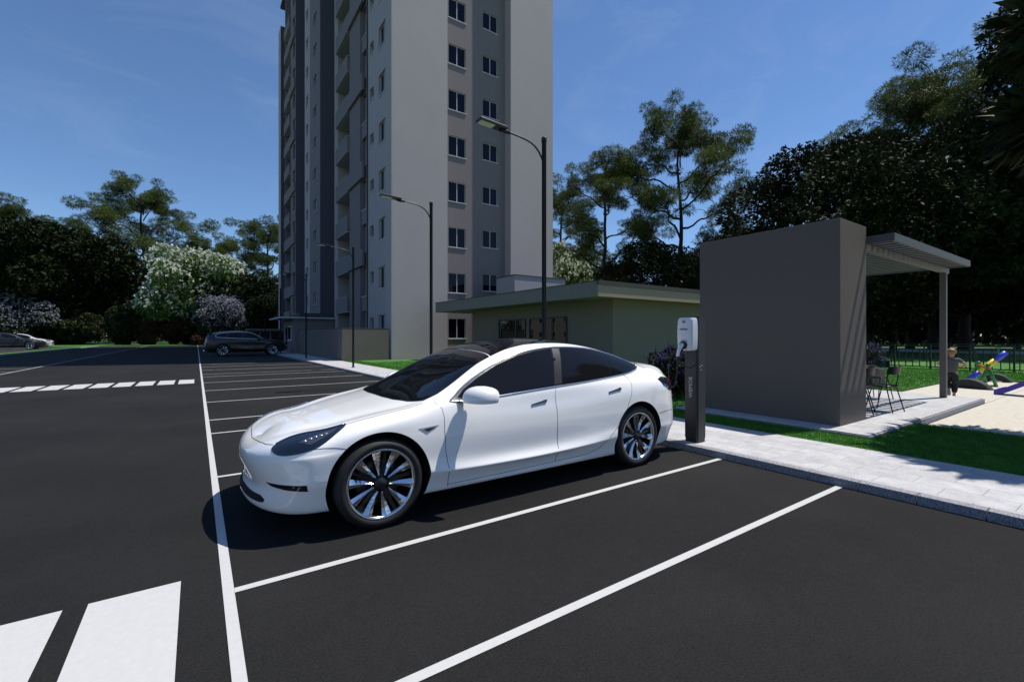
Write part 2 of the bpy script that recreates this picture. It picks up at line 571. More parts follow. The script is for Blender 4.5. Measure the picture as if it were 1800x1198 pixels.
WH = wheel_meshes()

def add_wheels(t, fx, rx, y, z, sc=1.0):
    for x in (fx, rx):
        for sg in (1, -1):
            w = link('wheel', None, t, (x, y*sg, z), (0, R(random.Random(x*7+sg).uniform(-12, 12)), 0 if sg > 0 else math.pi))
            w.scale = (sc,)*3
            for nm, me in zip(('tyre', 'rim', 'brake_disc'), WH): link(nm, me, w)

def finish_parts(t, parts):
    for nm, mb, mats in parts: mb.build(nm, mats, t)

# ---- assemble the white saloon (local x runs from nose to tail, +y is the side towards the camera)
car = thing('parked_car', 'glossy white electric saloon with black glass roof parked in the bay by the charging post', 'car', (SED_X0, SED_YC, 0))
car.scale = (1, -1, 1)
B = sed_bvh
DLO = [(1.44,.885),(1.50,.915),(1.60,.985),(1.77,1.075),(2.01,1.178),(2.27,1.256),(2.50,1.296),(2.74,1.316),(2.98,1.316),(3.26,1.297),(3.5,1.253),(3.72,1.188),(3.90,1.105),
       (3.93,1.08),(3.86,1.05),(3.72,1.022),(3.55,1.005),(3.27,.985),(2.96,.963),(2.60,.943),(2.2,.918),(1.93,.90),(1.65,.888)]
GF = [(1.54,.915),(1.62,.975),(1.79,1.063),(2.02,1.163),(2.28,1.241),(2.51,1.281),(2.725,1.302),(2.735,1.302),(2.575,.958),(2.565,.957),(2.2,.933),(1.93,.915),(1.65,.903)]
GR = [(2.855,1.303),(3.0,1.302),(3.26,1.282),(3.475,1.24),(3.40,1.01),(3.27,1.0),(2.96,.978),(2.70,.963)]
GQ = [(3.50,1.234),(3.71,1.172),(3.85,1.108),(3.86,1.085),(3.80,1.058),(3.70,1.036),(3.55,1.02),(3.43,1.012)]
HEAD = [(0.165,0.6,0.63),(0.19,0.575,0.65),(0.27,0.59,0.69),(0.45,0.63,0.73),(0.67,0.69,0.78),(0.62,0.75,0.75),(0.51,0.81,0.69),(0.42,0.82,0.64),(0.33,0.80,0.615),(0.25,0.75,0.6),(0.2,0.7,0.6),(0.175,0.65,0.61)]
HD = (.45, -.7, -.55)
def sm(p, it=1): return [tuple(q) for q in smoothpoly([Vector(a) for a in p], it)]
link('body', sed_body, car)
ws = [(1.09,0),(1.095,.2),(1.12,.42),(1.18,.60),(1.27,.72),(1.40,.715),(1.6,.665),(1.85,.60),(2.0,.575)]
wsy = ws+[(x, -y) for x, y in ws[::-1][:-1]]
patch(B, 'top', wsy, .004, step=.045).build('windshield', M_glass, car, weld=.0004)
rg = [(2.015,.572),(2.2,.54),(2.45,.515),(2.8,.505),(3.1,.508),(3.24,.51)]
patch(B, 'top', rg+[(x, -y) for x, y in rg[::-1]], .004, step=.05).build('glass_roof', M_glass, car, weld=.0004)
rw = [(3.255,.51),(3.5,.515),(3.8,.53),(4.05,.535),(4.17,.50),(4.20,.3),(4.21,0)]
patch(B, 'top', rw+[(x, -y) for x, y in rw[::-1][1:]], .004, step=.05).build('rear_window', M_glass, car, weld=.0004)
for sg in (1, -1):
    fr = patch(B, 'side', sm(DLO), .003, sg).build('window_surround', M_black, car, weld=.0004)
    patch(B, 'side', GF, .006, sg).build('side_window', M_sglass, car, weld=.0004)
    patch(B, 'side', GR, .006, sg).build('side_window', M_sglass, car, weld=.0004)
    patch(B, 'side', GQ, .006, sg, step=.03).build('side_window', M_sglass, car, weld=.002)
    trace(B, 'side', sm(DLO), .0075, sg, .004, closed=True).build('window_trim', M_chrome, car)
    h = patch3(B, sm(HEAD), HD, .004, sg).build('headlight', M_lens, car, weld=.0004)
    led = patch3(B, [(.34,.70,.65),(.47,.70,.715),(.60,.715,.757),(.56,.745,.735),(.47,.775,.69),(.40,.78,.655)], HD, .007, sg, step=.02)
    led = led.build('reflector', M_refl, h)
    st = MB()
    for a in range(5):
        f = a/5
        p = Vector((.37+.17*f, .735, .655+.075*f))
        hh = B.find_nearest(Vector((p.x, p.y*sg, p.z)))
        nn = hh[1] if hh[1].z > 0 else -hh[1]
        st.tube([hh[0]+nn*.006, hh[0]+nn*.014], [.016, .010], 10)
    trace3(B, [(.20,.585,.655),(.28,.60,.695),(.46,.64,.735),(.65,.695,.775)], .0045, sg, .007, mb=st)
    st.build('led_unit', M_led, h)
    # gaps between panels
    trace3(B, [(1.33,.80,.90),(1.375,.86,.85),(1.385,.905,.78),(1.38,.9,.67),(1.385,.9,.52),(1.41,.91,.34),(1.42,.86,.21)], .0022, sg, .0).build('panel_gap', M_seam, car)
    trace3(B, [(2.60,.84,.94),(2.575,.88,.88),(2.57,.91,.80),(2.575,.9,.71),(2.565,.9,.49),(2.56,.91,.36),(2.55,.88,.24)], .0022, sg, .0).build('panel_gap', M_seam, car)
    trace3(B, [(3.60,.79,1.005),(3.655,.82,.97),(3.64,.89,.91),(3.60,.92,.80),(3.52,.91,.66),(3.40,.91,.50),(3.29,.92,.42)], .0022, sg, .0).build('panel_gap', M_seam, car)
    trace3(B, [(1.41,.86,.225),(1.95,.87,.225),(2.55,.88,.235),(2.95,.88,.245),(3.10,.89,.28),(3.18,.92,.34),(3.29,.92,.42)], .0022, sg, .0).build('panel_gap', M_seam, car)
    trace3(B, [(.66,.70,.772),(.85,.745,.815),(1.0,.765,.845),(1.12,.775,.868),(1.24,.77,.893)], .0022, sg, .0).build('panel_gap', M_seam, car)
    trace3(B, [(.10,0,.61),(.11,.12,.615),(.125,.31,.63),(.15,.47,.64),(.18,.56,.655)], .0025, sg, .0).build('panel_gap', M_seam, car)
    trace3(B, [(.40,.82,.64),(.47,.83,.64),(.54,.86,.64),(.62,.89,.625)], .0022, sg, .0).build('panel_gap', M_seam, car)
    trace3(B, [(3.9,.66,1.13),(4.05,.65,1.09),(4.2,.66,1.045),(4.35,.74,.98),(4.40,.78,.95)], .0022, sg, .0).build('panel_gap', M_seam, car)
    trace3(B, [(4.08,.91,.56),(4.2,.9,.57),(4.4,.86,.575)], .0022, sg, .0).build('panel_gap', M_seam, car)
    # door handles
    for (x0, z0, x1, z1) in ((2.28, .795, 2.47, .822), (3.28, .842, 3.47, .872)):
        hm = MB()
        dx, dz = x1-x0, z1-z0
        P2 = [(x0, z0-.006), (x1-.055, z1-.020), (x1-.02, z1-.019), (x1, z1+.008), (x1-.03, z1+.012), (x1-.06, z1+.003), (x0, z0+.008)]
        patch(B, 'side', P2, .008, sg, step=.02, mb=hm)
        hm.build('door_handle', M_handle, car, weld=.0004)
    tl = patch3(B, [(4.13,.84,.935),(4.24,.81,.955),(4.42,.79,.93),(4.56,.68,.93),(4.60,.60,.90),(4.58,.64,.84),(4.42,.80,.80),(4.31,.87,.80),(4.18,.88,.87)], (-.45, -.9, 0), .005, sg).build('tail_light', M_lens, car, weld=.0004)
    patch3(B, [(4.30,.83,.93),(4.50,.74,.93),(4.57,.66,.91),(4.55,.68,.87),(4.45,.78,.83),(4.36,.83,.82)], (-.6, -.8, 0), .009, sg).build('lamp_segment', M_red, tl, weld=.0004)
    # front fog slot
    fg = patch3(B, [(.13,.57,.395),(.25,.735,.397),(.36,.825,.397),(.365,.82,.352),(.24,.72,.362),(.16,.62,.375)], (.6, -.8, 0), .003, sg, step=.025).build('fog_lamp_slot', M_black, car, weld=.0004)
    patch3(B, [(.27,.75,.39),(.35,.81,.39),(.35,.81,.358),(.28,.75,.363)], (.6, -.8, 0), .006, sg, step=.02).build('fog_lamp', M_lens, fg, weld=.0004)
    vt = patch3(B, [(1.155,.91,.712),(1.335,.9,.722),(1.225,.91,.664)], (0, -1, 0), .003, sg, step=.02).build('fender_vent', M_vent, car, weld=.0004)
    patch3(B, [(1.195,.91,.702),(1.305,.9,.711),(1.235,.91,.683)], (0, -1, 0), .006, sg, step=.02).build('camera_pod', M_black, vt, weld=.0004)
    # side mirror
    bm = bmesh.new()
    bmesh.ops.create_uvsphere(bm, u_segments=28, v_segments=18, radius=1)
    vs = []
    for v in bm.verts:
        x, y, z = v.co
        x = math.copysign(abs(x)**.8, x); z = math.copysign(abs(z)**.8, z); y = math.copysign(abs(y)**.75, y)
        if x > .35: x = .35+(x-.35)*.15
        if z < -.25: z = -.25+(z+.25)*.25
        yy = 1.0+y*.122
        top = 1-.12*y if z > 0 else 1
        vs.append((1.665+x*.12+(yy-1.0)*.45+.02*z, yy*sg, .918+z*.098*top))
    bm.verts.index_update()
    mm = MB(); mm.add(vs, [[v.index for v in f.verts] for f in bm.faces], 0, True); bm.free()
    mir = mm.build('side_mirror', M_white, car)
    am = MB()
    am.tube([(1.52, .80*sg, .885), (1.58, .88*sg, .885), (1.66, .97*sg, .893), (1.72, 1.04*sg, .896)], [.03, .022, .024, .01], 10, flat=.35)
    am.build('mirror_arm', M_black, mir)
    patch(B, 'side', [(2.59,.962),(2.683,.966),(2.84,1.300),(2.748,1.300)], .0055, sg, step=.04).build('door_pillar', M_pillar, car, weld=.0004)
    # pillar camera
    hh, nn = cast(B, 'side', 2.705, 1.20, sg)
    MB().tube([hh, hh+nn*.010, hh+nn*.0101], [.020, .020, .012], 16).build('pillar_camera', M_lens, car)
ik = patch(B, 'front', [(-.55,.25),(-.50,.243),(0,.24),(.50,.243),(.55,.25),(.565,.272),(.51,.292),(.30,.288),(0,.282),(-.30,.288),(-.51,.292),(-.565,.272)], .003, step=.03).build('lower_intake', M_well, car, weld=.0004)
add_wheels(car, FW[0], RW[0], .905, WR)
# ------------------------------------------------------------------ ground, roads, pavement
def asphalt_mat():
    m = bpy.data.materials.new('asphalt'); m.use_nodes = True
    N, L = m.node_tree.nodes, m.node_tree.links
    b = N['Principled BSDF']; tc = N.new('ShaderNodeTexCoord')
    n1 = N.new('ShaderNodeTexNoise'); n1.inputs['Scale'].default_value = 0.5; n1.inputs['Detail'].default_value = 8
    n2 = N.new('ShaderNodeTexNoise'); n2.inputs['Scale'].default_value = 85; n2.inputs['Detail'].default_value = 5; n2.inputs['Roughness'].default_value = .7
    n3 = N.new('ShaderNodeTexNoise'); n3.inputs['Scale'].default_value = 14; n3.inputs['Detail'].default_value = 6
    for n in (n1, n2, n3): L.new(tc.outputs['Object'], n.inputs['Vector'])
    a = N.new('ShaderNodeMath'); a.operation = 'MULTIPLY_ADD'; L.new(n2.outputs['Fac'], a.inputs[0]); a.inputs[1].default_value = 1.9
    L.new(n1.outputs['Fac'], a.inputs[2])
    a2 = N.new('ShaderNodeMath'); a2.operation = 'MULTIPLY_ADD'; L.new(n3.outputs['Fac'], a2.inputs[0]); a2.inputs[1].default_value = 0.3
    L.new(a.outputs[0], a2.inputs[2])
    rp = N.new('ShaderNodeValToRGB'); rp.color_ramp.elements[0].position = .48; rp.color_ramp.elements[1].position = .78; a2s = N.new('ShaderNodeMath'); a2s.operation = 'MULTIPLY'; a2s.inputs[1].default_value = .385
    rp.color_ramp.elements[0].color = (.0070, .0069, .0070, 1); rp.color_ramp.elements[1].color = (.0225, .0220, .0218, 1)
    L.new(a2.outputs[0], a2s.inputs[0]); L.new(a2s.outputs[0], rp.inputs['Fac']); L.new(rp.outputs[0], b.inputs['Base Color'])
    b.inputs['Roughness'].default_value = .93; b.inputs['Specular IOR Level'].default_value = .18
    bp = N.new('ShaderNodeBump'); bp.inputs['Strength'].default_value = .3; bp.inputs['Distance'].default_value = .004
    L.new(n2.outputs['Fac'], bp.inputs['Height']); L.new(bp.outputs[0], b.inputs['Normal'])
    return m

def paving_mat(name, sx, sy, base=(.49, .485, .48)):
    m = bpy.data.materials.new(name); m.use_nodes = True
    N, L = m.node_tree.nodes, m.node_tree.links
    b = N['Principled BSDF']; tc = N.new('ShaderNodeTexCoord')
    mp = N.new('ShaderNodeMapping'); mp.inputs['Rotation'].default_value = (0, 0, R(90))
    L.new(tc.outputs['Object'], mp.inputs['Vector'])
    br = N.new('ShaderNodeTexBrick')
    br.inputs['Scale'].default_value = 1.0; br.inputs['Brick Width'].default_value = sx; br.inputs['Row Height'].default_value = sy
    br.inputs['Mortar Size'].default_value = .006; br.inputs['Mortar Smooth'].default_value = .3; br.inputs['Bias'].default_value = 0
    br.inputs['Color1'].default_value = (base[0]*.93, base[1]*.93, base[2]*.93, 1); br.inputs['Color2'].default_value = (base[0]*1.04, base[1]*1.04, base[2]*1.05, 1)
    br.inputs['Mortar'].default_value = (.33, .33, .34, 1)
    L.new(mp.outputs[0], br.inputs['Vector'])
    n = N.new('ShaderNodeTexNoise'); n.inputs['Scale'].default_value = 70; n.inputs['Detail'].default_value = 5
    n2 = N.new('ShaderNodeTexNoise'); n2.inputs['Scale'].default_value = 6; n2.inputs['Detail'].default_value = 6
    L.new(tc.outputs['Object'], n.inputs['Vector']); L.new(tc.outputs['Object'], n2.inputs['Vector'])
    add = N.new('ShaderNodeMath'); add.operation = 'ADD'; L.new(n.outputs['Fac'], add.inputs[0]); L.new(n2.outputs['Fac'], add.inputs[1])
    rp = N.new('ShaderNodeValToRGB'); rp.color_ramp.elements[0].position = .35; rp.color_ramp.elements[1].position = .65
    mr = N.new('ShaderNodeMath'); mr.operation = 'MULTIPLY'; mr.inputs[1].default_value = .5; L.new(add.outputs[0], mr.inputs[0])
    rp.color_ramp.elements[0].color = (.72, .72, .735, 1); rp.color_ramp.elements[1].color = (1.08, 1.08, 1.08, 1)
    L.new(mr.outputs[0], rp.inputs['Fac'])
    mx = N.new('ShaderNodeMix'); mx.data_type = 'RGBA'; mx.blend_type = 'MULTIPLY'; mx.inputs['Factor'].default_value = 1
    L.new(br.outputs['Color'], mx.inputs['A']); L.new(rp.outputs[0], mx.inputs['B']); L.new(mx.outputs['Result'], b.inputs['Base Color'])
    b.inputs['Roughness'].default_value = .8
    bp = N.new('ShaderNodeBump'); bp.inputs['Strength'].default_value = .35; bp.inputs['Distance'].default_value = .004
    L.new(n.outputs['Fac'], bp.inputs['Height']); L.new(bp.outputs[0], b.inputs['Normal'])
    return m

M_asphalt = asphalt_mat()
M_line = mat('white_road_paint', (.50, .495, .48), rough=.6, var=.03, scale=25)
M_paving = paving_mat('light_paving', .46, .29)
M_patio = paving_mat('patio_paving', .60, .40)
M_granite = mat('granite_kerb', (.10, .10, .11), rough=.8, c2=(.38, .38, .41), scale=95, detail=2)
M_lawn = mat('lawn', (.042, .14, .016), rough=.9, c2=(.075, .23, .026), scale=28, bump=.8, bscale=120, bdist=.03)
M_field = mat('rough_grass', (.02, .06, .012), rough=.95, c2=(.05, .12, .02), scale=3)
M_sand = mat('play_sand', (.48, .44, .36), rough=.95, c2=(.56, .52, .44), scale=9, bump=.6, bscale=35, bdist=.02)
M_soil = mat('soil', (.03, .022, .015), rough=1)

def slab(name, x0, x1, y0, y1, z0, z1, m, label=None, cat=None, side=None):
    b = MB(); b.box(x0, x1, y0, y1, z0, z1)
    o = b.build(name, [m])
    return tag(o, label, cat, kind='structure')

g = MB(); g.box(-400, 500, -80, 700, -.6, -.02)
tag(g.build('ground', M_field), 'rough green grass reaching away behind the car park', 'ground', kind='structure')
slab('road', -11.6, 5.05, -30, 88, -.3, 0, M_asphalt, 'dark grey asphalt of the driveway and parking bays', 'road')
slab('road', -40, -13.0, 20, 82, -.3, .0, M_asphalt, 'dark asphalt of the second car park beyond the grass verge', 'road')
slab('grass_verge', -12.95, -11.75, 8, 88, -.2, .06, M_lawn, 'narrow bright green verge between the two car parks', 'grass verge')
slab('kerb', -11.75, -11.6, 8, 88, -.2, .07, M_granite, 'pale kerb edging the narrow left verge', 'kerb')
slab('grass_verge', -45, 5.05, 88.03, 97, -.2, .07, M_lawn, 'bright green verge closing the far end of the road', 'grass verge')
# kerb stones: separate stones with fine joints, one mesh
kb = MB(); y = -8.0
rnd = random.Random(4)
while y < 88:
    L_ = .42
    kb.bbox(5.05, 5.17, y+.003, y+L_-.003, -.2, .078, .006)
    y += L_
tag(kb.build('kerb', M_granite), 'speckled granite kerb stones between asphalt and pavement', 'kerb', kind='structure')
slab('pavement', 5.175, 6.62, -8, 88, -.2, .074, M_paving, 'pale paved footpath running along the parking bays', 'pavement')
slab('lawn', 6.62, 7.38, -8, 26.2, -.2, .06, M_lawn, 'green lawn strip between the footpath and the patio', 'lawn')
slab('lawn', 7.38, 9.25, -8, 2.26, -.2, .06, M_lawn, 'shaded green lawn in the right foreground', 'lawn')
slab('lawn', 7.38, 60, 5.33, 26.2, -.2, .055, M_lawn, 'green lawn behind the patio and round the low building', 'lawn')
slab('lawn', 13.92, 60, 4.0, 5.3, -.2, .05, M_lawn, 'green lawn edging the sand pit', 'lawn')
slab('lawn', 21.0, 60, -60, 3.97, -.2, .045, M_lawn, 'green lawn behind the playground fence', 'lawn')
slab('lawn', 6.62, 9.5, 26.23, 70, -.2, .055, M_lawn, 'green lawn along the tower and boundary wall', 'lawn')
slab('sand_pit', 9.28, 20.97, -30, 2.26, -.2, .0, M_sand, 'pale sand of the playground', 'sand')
slab('sand_pit', 13.92, 20.97, 2.27, 3.97, -.2, .0, M_sand, 'pale sand around the seesaw', 'sand')
# patio slab with a rough stone edge
slab('patio', 7.40, 13.88, 2.31, 5.30, -.2, .105, M_patio, 'pale paved patio under the pergola', 'patio')
pe = MB(); pe.box(7.38, 13.9, 2.28, 2.308, -.2, .09); pe.box(13.883, 13.9, 2.308, 5.3, -.2, .09); pe.box(7.38, 7.397, 2.308, 5.3, -.2, .09)
tag(pe.build('patio_edge', M_granite), 'rough granite edge of the patio', 'patio edge', kind='structure')
slab('footway', 52, 64, -40, 30, -.2, .06, mat('pale_concrete', (.7, .7, .72), rough=.8), 'white concrete footway beyond the playground fence', 'footway')

# painted lines: sheets a few millimetres above the asphalt
def paint(name, x0, x1, y0, y1, label=None, cat='road marking', group=None, z=.004):
    b = MB()
    b.add([(x0, y0, z), (x1, y0, z), (x1, y1, z), (x0, y1, z)], [(0, 1, 2, 3)])
    return tag(b.build(name, M_line), label, cat, group, 'structure')
paint('lane_line', .12, .175, -6, 88, 'long white line between the driveway and the right parking bays')
ys = [-3.1, -.7, 1.8, 3.0, 5.52, 8.03, 9.33, 11.9, 14.45, 16.95, 19.4, 20.7, 23.2, 25.7, 28.2, 30.7, 32.0, 34.5, 37.0, 39.5, 42, 43.3, 45.8, 48.3, 50.8, 53.3, 54.6, 57.1, 59.6, 62.1, 64.6, 67.1, 69.6, 72.1, 74.6, 77.1, 79.6, 82.1, 84.6]
for y in ys:
    w = .028
    paint('bay_line', .176, 5.048, y-w, y+w, 'white line dividing two of the right parking bays', group='white lines of the right parking bays')
paint('lane_line', -6.08, -6.02, 8, 88, 'long white line in front of the left parking bays')
for y in [14+2.5*k for k in range(30)]:
    paint('bay_line', -11.5, -6.082, y-.03, y+.03, 'white line dividing two of the left parking bays', group='white lines of the left parking bays')
for k in range(24):
    y = 30+2.2*k
    paint('bay_line', -20, -13.1, y-.05, y+.05, 'white line of a bay in the far car park', group='white lines of the far car park')
def stripes(y0, y1, x_right, n, grp):
    for k in range(n):
        x1 = x_right-.5*k
        paint('crossing_stripe', x1-.40, x1, y0, y1, 'white block of the zebra crossing', group=grp)
stripes(1.75, 3.29, -.075, 8, 'white blocks of the near crossing')
stripes(16.95, 18.45, -.06, 12, 'white blocks of the far crossing')

# ------------------------------------------------------------------ grass blades
import numpy as np
def leaf_material(name, c, c2, rough=.55, trans=.25, spec=.3, scale=1.2):
    m = bpy.data.materials.new(name); m.use_nodes = True
    N, L = m.node_tree.nodes, m.node_tree.links
    b = N['Principled BSDF']; out = N['Material Output']
    tc = N.new('ShaderNodeTexCoord'); nz = N.new('ShaderNodeTexNoise'); nz.inputs['Scale'].default_value = scale; nz.inputs['Detail'].default_value = 5
    L.new(tc.outputs['Object'], nz.inputs['Vector'])
    rp = N.new('ShaderNodeValToRGB'); rp.color_ramp.elements[0].position = .36; rp.color_ramp.elements[1].position = .64
    rp.color_ramp.elements[0].color = (*c, 1); rp.color_ramp.elements[1].color = (*c2, 1)
    L.new(nz.outputs['Fac'], rp.inputs['Fac']); L.new(rp.outputs[0], b.inputs['Base Color'])
    b.inputs['Roughness'].default_value = rough; b.inputs['Specular IOR Level'].default_value = spec
    if trans:
        t = N.new('ShaderNodeBsdfTranslucent'); L.new(rp.outputs[0], t.inputs['Color'])
        mx = N.new('ShaderNodeMixShader'); mx.inputs[0].default_value = trans
        L.new(b.outputs[0], mx.inputs[1]); L.new(t.outputs[0], mx.inputs[2]); L.new(mx.outputs[0], out.inputs['Surface'])
    return m
def np_mesh(name, V, k, m, mi=None):
    """V: (n*k,3) vertices, every k form one face"""
    n = len(V)//k
    me = bpy.data.meshes.new(name)
    me.vertices.add(len(V)); me.vertices.foreach_set('co', np.ascontiguousarray(V, dtype=np.float32).ravel())
    me.loops.add(n*k); me.loops.foreach_set('vertex_index', np.arange(n*k, dtype=np.int32))
    me.polygons.add(n); me.polygons.foreach_set('loop_start', np.arange(0, n*k, k, dtype=np.int32)); me.polygons.foreach_set('loop_total', np.full(n, k, dtype=np.int32))
    for q in (m if isinstance(m, list) else [m]): me.materials.append(q)
    if mi is not None: me.polygons.foreach_set('material_index', mi.astype(np.int32))
    me.update(calc_edges=True)
    return me
M_blade = leaf_material('grass_blade', (.046, .16, .016), (.09, .27, .03), rough=.6, trans=.3, scale=8)
rng = np.random.default_rng(7)
def blades(name, rects, z, h, w, label):
    A = []
    for (x0, x1, y0, y1, dens) in rects:
        n = int((x1-x0)*(y1-y0)*dens)
        p = np.stack([rng.uniform(x0, x1, n), rng.uniform(y0, y1, n), np.full(n, z)], 1)
        a = rng.uniform(0, 2*np.pi, n); hh = h*rng.uniform(.5, 1.2, n); ww = w*rng.uniform(.7, 1.3, n)
        dx = np.stack([np.cos(a)*ww, np.sin(a)*ww, np.zeros(n)], 1)
        ln = rng.normal(0, .35, (n, 2))*hh[:, None]
        tip = p+np.stack([ln[:, 0], ln[:, 1], hh], 1)
        A.append(np.stack([p-dx, p+dx, tip], 1).reshape(-1, 3))
    return tag(link(name, np_mesh(name, np.concatenate(A), 3, M_blade)), label, 'grass', kind='stuff')
blades('grass', [(6.6, 9.3, -.3, 2.29, 5200), (6.6, 7.4, 2.29, 8, 5200)], .055, .042, .0035, 'short green grass blades beside the footpath and patio')
blades('grass', [(7.4, 13.9, 5.32, 9, 700), (13.9, 26, 3.96, 9, 500), (6.62, 7.4, 8, 26, 900), (20.9, 26, 0, 3.96, 500), (7.4, 12, 9, 24, 350)], .05, .06, .008, 'short green grass of the lawns farther back')
# ------------------------------------------------------------------ apartment tower
M_tower = mat('pale_render', (.42, .372, .358), rough=.85, var=.025, scale=.6, bump=.15, bscale=40, bdist=.004)
M_tower_d = mat('grey_textured_render', (.215, .185, .182), rough=.9, var=.06, scale=30, bump=.5, bscale=70, bdist=.01)
M_slabc = mat('white_concrete_band', (.5, .5, .5), rough=.8)
M_wpane = mat('dark_window_glass', (.003, .004, .010), rough=.04, spec=.2)
M_wframe = mat('white_window_frame', (.62, .62, .63), rough=.4)
M_roofd = mat('roof_edge_dark', (.05, .05, .05), rough=.8)
tower = thing('apartment_tower', 'tall grey apartment tower with rows of small windows and stacked balconies', 'apartment tower', (9.5, 26.3, 0))
TB = (9.5, 26.3)
def tpart(name, boxes, m):
    b = MB()
    for (x0, x1, y0, y1, z0, z1) in boxes: b.box(x0-TB[0], x1-TB[0], y0-TB[1], y1-TB[1], z0, z1)
    return b.build(name, m, tower)
def wall_with_holes(name, axis, c, depth, u0, u1, z0, z1, holes, m):
    """wall in the plane axis=c, thickness depth inwards (+), u along the other axis; holes (ua,ub,za,zb)"""
    b = MB()
    us = sorted({u0, u1, *[h[0] for h in holes], *[h[1] for h in holes]})
    zs = sorted({z0, z1, *[h[2] for h in holes], *[h[3] for h in holes]})
    inh = lambda u, z: any(h[0] < u < h[1] and h[2] < z < h[3] for h in holes)
    def P(u, d, z):
        return (c+d-TB[0], u-TB[1], z) if axis == 'x' else (u-TB[0], c+d-TB[1], z)
    for i in range(len(us)-1):
        for j in range(len(zs)-1):
            if not inh((us[i]+us[i+1])/2, (zs[j]+zs[j+1])/2):
                b.add([P(us[i], 0, zs[j]), P(us[i+1], 0, zs[j]), P(us[i+1], 0, zs[j+1]), P(us[i], 0, zs[j+1])], [(0, 1, 2, 3)])
    for (a, e, p, q) in holes:
        b.add([P(a, 0, p), P(e, 0, p), P(e, 0, q), P(a, 0, q), P(a, depth, p), P(e, depth, p), P(e, depth, q), P(a, depth, q)],
              [(0, 1, 5, 4), (1, 2, 6, 5), (2, 3, 7, 6), (3, 0, 4, 7)])
    b.add([P(u0, 0, z0), P(u0, 0, z1), P(u0, depth, z1), P(u0, depth, z0)], [(0, 1, 2, 3)])
    b.add([P(u1, 0, z0), P(u1, 0, z1), P(u1, depth, z1), P(u1, depth, z0)], [(3, 2, 1, 0)])
    return b.build(name, m, tower)
WPROTO = {}
def window(axis, c, u0, u1, z0, z1, depth=.12, mull=1, name='window'):
    """framed two-leaf window with sill; pane and sill are sub-parts. copies share mesh data"""
    w, h = round(u1-u0, 3), round(z1-z0, 3)
    key = (axis, w, h, depth, mull)
    def T(p): return (p[1], p[0], p[2]) if axis == 'x' else p
    if key not in WPROTO:
        fr = MB(); t = .035
        def bx(mb, a, b_, d0, d1, p, q):
            if axis == 'x': mb.box(d0, d1, a, b_, p, q)
            else: mb.box(a, b_, d0, d1, p, q)
        e = .002
        bx(fr, e, t, depth-.05, depth, e, h-e); bx(fr, w-t, w-e, depth-.05, depth, e, h-e); bx(fr, t, w-t, depth-.05, depth, e, t); bx(fr, t, w-t, depth-.05, depth, h-t, h-e)
        for k in range(mull):
            x = w*(k+1)/(mull+1)
            bx(fr, x-t*.6, x+t*.6, depth-.055, depth, t, h-t)
        pn = MB(); bx(pn, .01, w-.01, depth-.02, depth-.004, .01, h-.01)
        si = MB(); bx(si, -.05, w+.05, -.05, depth-.052, -.045, -.001)
        WPROTO[key] = (fr.mesh(name, M_wframe), pn.mesh('pane', M_wpane), si.mesh('sill', M_wframe))
    a, b_, s_ = WPROTO[key]
    loc = (c-TB[0], u0-TB[1], z0) if axis == 'x' else (u0-TB[0], c-TB[1], z0)
    f = link('window', a, tower, loc)
    link('pane', b_, f); link('sill', s_, f)
H_T, ST, NF = 46.2, 3.02, 14
zA = [1.95+ST*k for k in range(NF+1)]
# front (short side): two smooth piers with a recessed textured bay between them
tpart('wall', [(9.55, 13.18, 26.3, 27.6, 0, H_T)], M_tower)
tpart('wall', [(18.08, 21.89, 26.3, 40, 0, H_T)], M_tower)
hA = [(13.64, 14.92, z-.66, z+.66) for z in zA if z+.7 < H_T]
hB = [(16.26, 17.47, z+.20-.60, z+.20+.60) for z in zA[1:] if z+.9 < H_T]
wall_with_holes('wall', 'y', 27.05, .3, 13.18, 18.08, 0, H_T, hA+hB, M_tower_d)
vis = lambda z, lim: z < lim
for (a, b_, p, q) in hA:
    if p < 26: window('y', 27.05, a, b_, p, q, .12)
for (a, b_, p, q) in hB:
    if p < 27: window('y', 27.05, a, b_, p, q, .12)
tpart('wall', [(11.0, 21.8, 27.62, 71.2, 0, H_T-.3)], M_tower)          # core behind everything
# long side facing the parking bays
def panel(y0, y1, holes, m, c=9.5, z0=0, z1=H_T): return wall_with_holes('wall', 'x', c, .5, y0, y1, z0, z1, holes, m)
def rows(y0, y1, dz, h, lim0=0): return [(y0, y1, z+dz-h/2, z+dz+h/2) for z in zA if z+dz+h/2 < H_T-.2 and z+dz-h/2 > lim0]
r1 = rows(27.33, 28.6, 0.15, 1.35); r2 = rows(29.62, 30.4, .35, .75)
panel(26.302, 30.76, r1+r2, M_tower)
for (a, b_, p, q) in r1+r2:
    if p < 25: window('x', 9.5, a, b_, p, q, .18, 1 if b_-a > 1 else 0)
tpart('wall', [(10.3, 10.99, 30.765, 31.445, 0, H_T)], M_tower_d)
